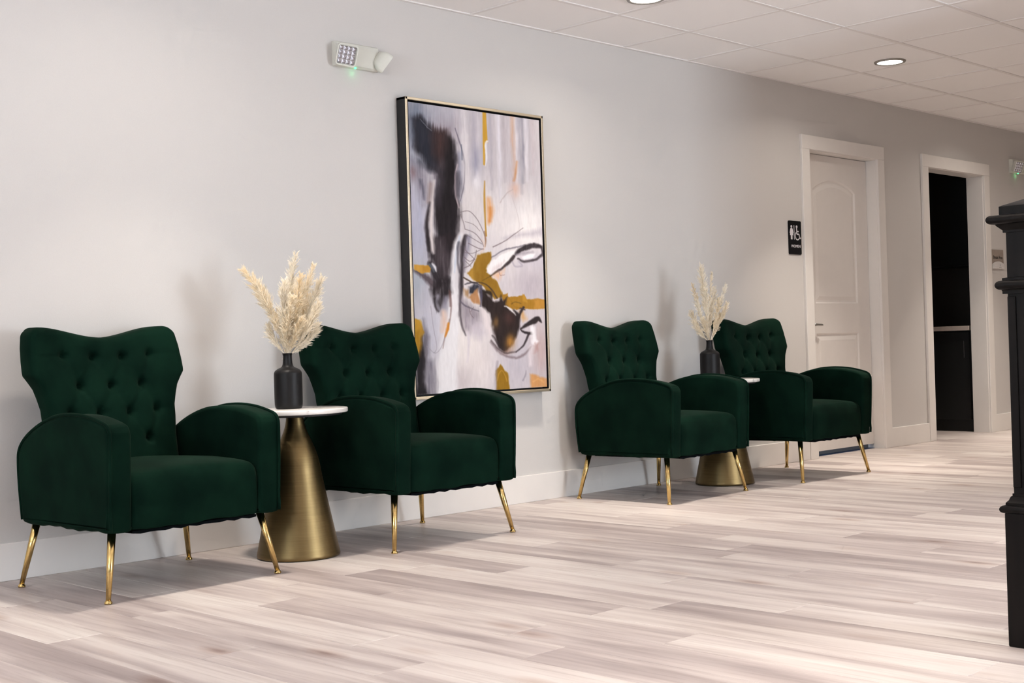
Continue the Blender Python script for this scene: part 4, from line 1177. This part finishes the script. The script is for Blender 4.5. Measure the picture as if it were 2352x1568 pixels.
def emergency_light(x, z, label):
    t = empty('emergency_light', (x, 0, z)); tag(t, label, 'emergency light', 'twin-head emergency lights')
    prof = [(0.0, -.056), (-.024, -.056), (-.034, -.048), (-.037, -.02), (-.037, .040), (-.032, .054), (-.022, .0595), (0.0, .060)]
    n = len(prof); vs_ = []; fs_ = []
    xs_ = [(-.128, .90), (-.124, 1.0), (.124, 1.0), (.128, .90)]
    for xx, sc in xs_: vs_ += [(xx, y * sc, zz * (1 - (1 - sc) * .3)) for y, zz in prof]
    for i in range(3):
        for k in range(n - 1): fs_.append((i * n + k, i * n + k + 1, (i + 1) * n + k + 1, (i + 1) * n + k))
    fs_ += [tuple(range(n)), tuple(reversed(range(3 * n, 4 * n)))]
    MB().add(vs_, fs_).build('housing', M['plastic'], t, auto=.6)
    lamp_head(t, (-.096, -.068, -.012), (-.42, -1.0, -.36), .13)
    lamp_head(t, (.148, -.040, -.012), (.80, -.20, -.55), -.30)
    MB().tube([(.11, -.04, .0), (.14, -.05, .0)], .012, 12).build('swivel', M['plastic'], t, smooth=True)
    l = MB().lathe([(.0005, -.004), (.0045, -.002), (.005, .0), (.005, .003)], 12, center=(-.012, -.026, -.057)).build('indicator', M['led'], t, smooth=True)
    pd = bpy.data.lights.new('indicator_glow', 'POINT'); pd.energy = .007; pd.color = (.15, 1, .35); pd.shadow_soft_size = .004
    po = bpy.data.objects.new('indicator_glow', pd); COL.objects.link(po); po.parent = t; po.location = (-.012, -.018, -.078)
    return t
emergency_light(-.770, 2.224, 'ivory twin-head emergency light with green indicator above left of the painting')
emergency_light(6.445, 2.235, 'small emergency light at the far right edge, high beyond the dark opening')

# ------------------------------------------------------------------ wall signs
M['white_print'] = simple_mat('raised_white', (0.72, 0.70, 0.74, 1), 0.5, noise=.01)
M['signblack'] = simple_mat('sign_black', (0.007, 0.0065, 0.0075, 1), 0.6, spec=0.1)
def text_mesh(name, body, size, mat, parent, loc, ext=.0008, squeeze=1.0):
    cu = bpy.data.curves.new(name, 'FONT'); cu.body = body; cu.size = size; cu.align_x = 'CENTER'; cu.extrude = ext
    tmp = bpy.data.objects.new(name + '_src', cu); COL.objects.link(tmp)
    dg = bpy.context.evaluated_depsgraph_get()
    me = bpy.data.meshes.new_from_object(tmp.evaluated_get(dg))
    bpy.data.objects.remove(tmp); bpy.data.curves.remove(cu)
    for v_ in me.vertices: v_.co = (v_.co.x * squeeze, -v_.co.z, v_.co.y)
    me.materials.clear(); me.materials.append(mat); me.name = name
    o = bpy.data.objects.new(name, me); COL.objects.link(o); o.parent = parent; o.location = loc
    return o
sg = empty('restroom_sign', (2.970, 0, 1.391)); tag(sg, 'black restroom sign reading WOMEN with woman and wheelchair symbols beside the door', 'sign')
MB().prism(rounded_rect(-.076, .076, 0, .2265, .010), -.006, -.0005).build('plate', M['signblack'], sg)
def disc(cx, cz, r, n=16): return [(cx + r * math.cos(2 * math.pi * k / n), cz + r * math.sin(2 * math.pi * k / n)) for k in range(n)]
YA, YB = -.0072, -.0059
wm = MB()
wm.prism(disc(-.043, .187, .0092), YA, YB)
wm.prism([(-.052, .176), (-.034, .176), (-.028, .168), (-.021, .143), (-.026, .141), (-.030, .152), (-.024, .128), (-.062, .128), (-.056, .152), (-.060, .141), (-.065, .143), (-.058, .168)], YA, YB)
wm.prism([(-.052, .129), (-.034, .129), (-.034, .100), (-.0425, .100), (-.0425, .1), (-.0435, .1), (-.0435, .100), (-.052, .100)], YA, YB)
wm.build('woman_symbol', M['white_print'], sg)
MB().prism([(-.0135, .100), (-.0085, .100), (-.0085, .196), (-.0135, .196)], YA, YB).build('divider_bar', M['white_print'], sg)
wc = MB()
def flat_stroke(mb, pts, w_):
    for (x0, z0), (x1, z1) in zip(pts[:-1], pts[1:]):
        l = math.hypot(x1 - x0, z1 - z0); nx, nz = -(z1 - z0) / l * w_ / 2, (x1 - x0) / l * w_ / 2
        mb.prism([(x0 + nx, z0 + nz), (x0 - nx, z0 - nz), (x1 - nx, z1 - nz), (x1 + nx, z1 + nz)], YA, YB)
wc.prism(disc(.021, .187, .0092), YA, YB)
flat_stroke(wc, [(.020, .178), (.022, .137), (.047, .137), (.058, .108), (.068, .112)], .009)
flat_stroke(wc, [(.022, .157), (.044, .155)], .008)
flat_stroke(wc, [(.028 + .026 * math.cos(math.radians(a)), .126 + .027 * math.sin(math.radians(a))) for a in range(125, 365, 12)], .007)
wc.build('wheelchair_symbol', M['white_print'], sg)
text_mesh('lettering', 'WOMEN', .0265, M['white_print'], sg, (.006, -.0068, .0465), .0006, 1.10)

sg2 = empty('room_sign', (6.035, 0, 1.355)); tag(sg2, 'small taupe room sign with a white arched lower panel beside the dark opening', 'sign')
MB().prism(rounded_rect(-.108, .108, 0, .158, .004), -.006, -.0005).build('plate', simple_mat('sign_taupe', (0.33, 0.275, 0.235, 1), 0.4), sg2)
ar = [(-.108, 0), (.108, 0), (.108, .036)] + [(.108 - .216 * k / 12, .036 + .024 * math.sin(math.pi * k / 12) ** .8) for k in range(1, 12)] + [(-.108, .036)]
MB().prism(ar, -.012, -.0055).build('arched_panel', simple_mat('sign_white', (0.70, 0.68, 0.67, 1), 0.4), sg2)
text_mesh('lettering', 'Break Area', .040, M['signblack'], sg2, (.0, -.0062, .082), .0006, .95)
gk = MB(); gk.prism(disc(.028, .036, .004, 10), -.0128, -.0118); gk.prism([(.024, .020), (.032, .020), (.032, .031), (.024, .031)], -.0128, -.0118); gk.prism([(.008, .008), (.048, .008), (.048, .013), (.008, .013)], -.0128, -.0118)
gk.build('pictogram', simple_mat('sign_grey', (0.35, 0.34, 0.34, 1), 0.5), sg2)

# ------------------------------------------------------------------ newel post
NW = .19
nx0, ny1 = -1.339, -3.384            # far-left corner of the plinth
ncx, ncy = nx0 + NW / 2, ny1 - NW / 2
np_ = empty('newel_post', (ncx, ncy, 0)); tag(np_, 'dark stained square newel post with moulded cap at the right edge', 'newel post')
def sq(rings):
    v_ = []; f_ = []
    for h_, z in rings: v_ += [(-h_, -h_, z), (h_, -h_, z), (h_, h_, z), (-h_, h_, z)]
    for i in range(len(rings) - 1):
        for k in range(4): f_.append((i * 4 + k, i * 4 + (k + 1) % 4, (i + 1) * 4 + (k + 1) % 4, (i + 1) * 4 + k))
    f_ += [(3, 2, 1, 0), tuple(4 * (len(rings) - 1) + k for k in range(4))]
    return MB().add(v_, f_)
hp = NW / 2; hs = hp - .0185
sq([(hp - .002, 0), (hp, .003), (hp, .352)]).build('plinth', M['newel'], np_)
def rnd(cen, r, z, n=6, a0=-90, a1=90): return [(cen + r * math.cos(math.radians(a0 + (a1 - a0) * k / n)), z + r * math.sin(math.radians(a0 + (a1 - a0) * k / n))) for k in range(n + 1)]
sq([(hp - .004, .352)] + rnd(hp + .0, .0105, .363, 8) + [(hp - .002, .374), (hp - .002, .380), (hp - .008, .386), (hp - .012, .396), (hs + .003, .398), (hs + .003, .404)]).build('base_moulding', M['newel'], np_, auto=.5)
sq([(hs, .404), (hs, .935)]).build('shaft', M['newel'], np_)
sq([(hs + .010, .932), (hs + .010, .940)] + rnd(hs + .012, .0125, .955, 8) + [(hs + .010, .968), (hs + .010, .974), (hs, .976)]).build('ring_moulding', M['newel'], np_, auto=.5)
sq([(hs, .974), (hs, 1.10)]).build('upper_block', M['newel'], np_)
sq([(hs + .006, 1.094), (hs + .006, 1.100), (hs + .010, 1.104), (hs + .018, 1.112), (hs + .020, 1.116)] + rnd(hs + .026, .012, 1.128, 8) + [(hs + .012, 1.141), (hs + .012, 1.163), (hs + .006, 1.166), (.004, 1.196)]).build('cap', M['newel'], np_, auto=.5)
for sx, sy in ((-1, 0), (0, -1)):     # raised stiles of the shaft panels
    for e in (-1, 1):
        if sx: MB().cbox(-hs - .004, -hs + .002, e * hs - (.022 if e > 0 else 0), e * hs + (.022 if e < 0 else 0), .42, .925, .001).build('stile', M['newel'], np_)
        else: MB().cbox(e * hs - (.022 if e > 0 else 0), e * hs + (.022 if e < 0 else 0), -hs - .004, -hs + .002, .42, .925, .001).build('stile', M['newel'], np_)
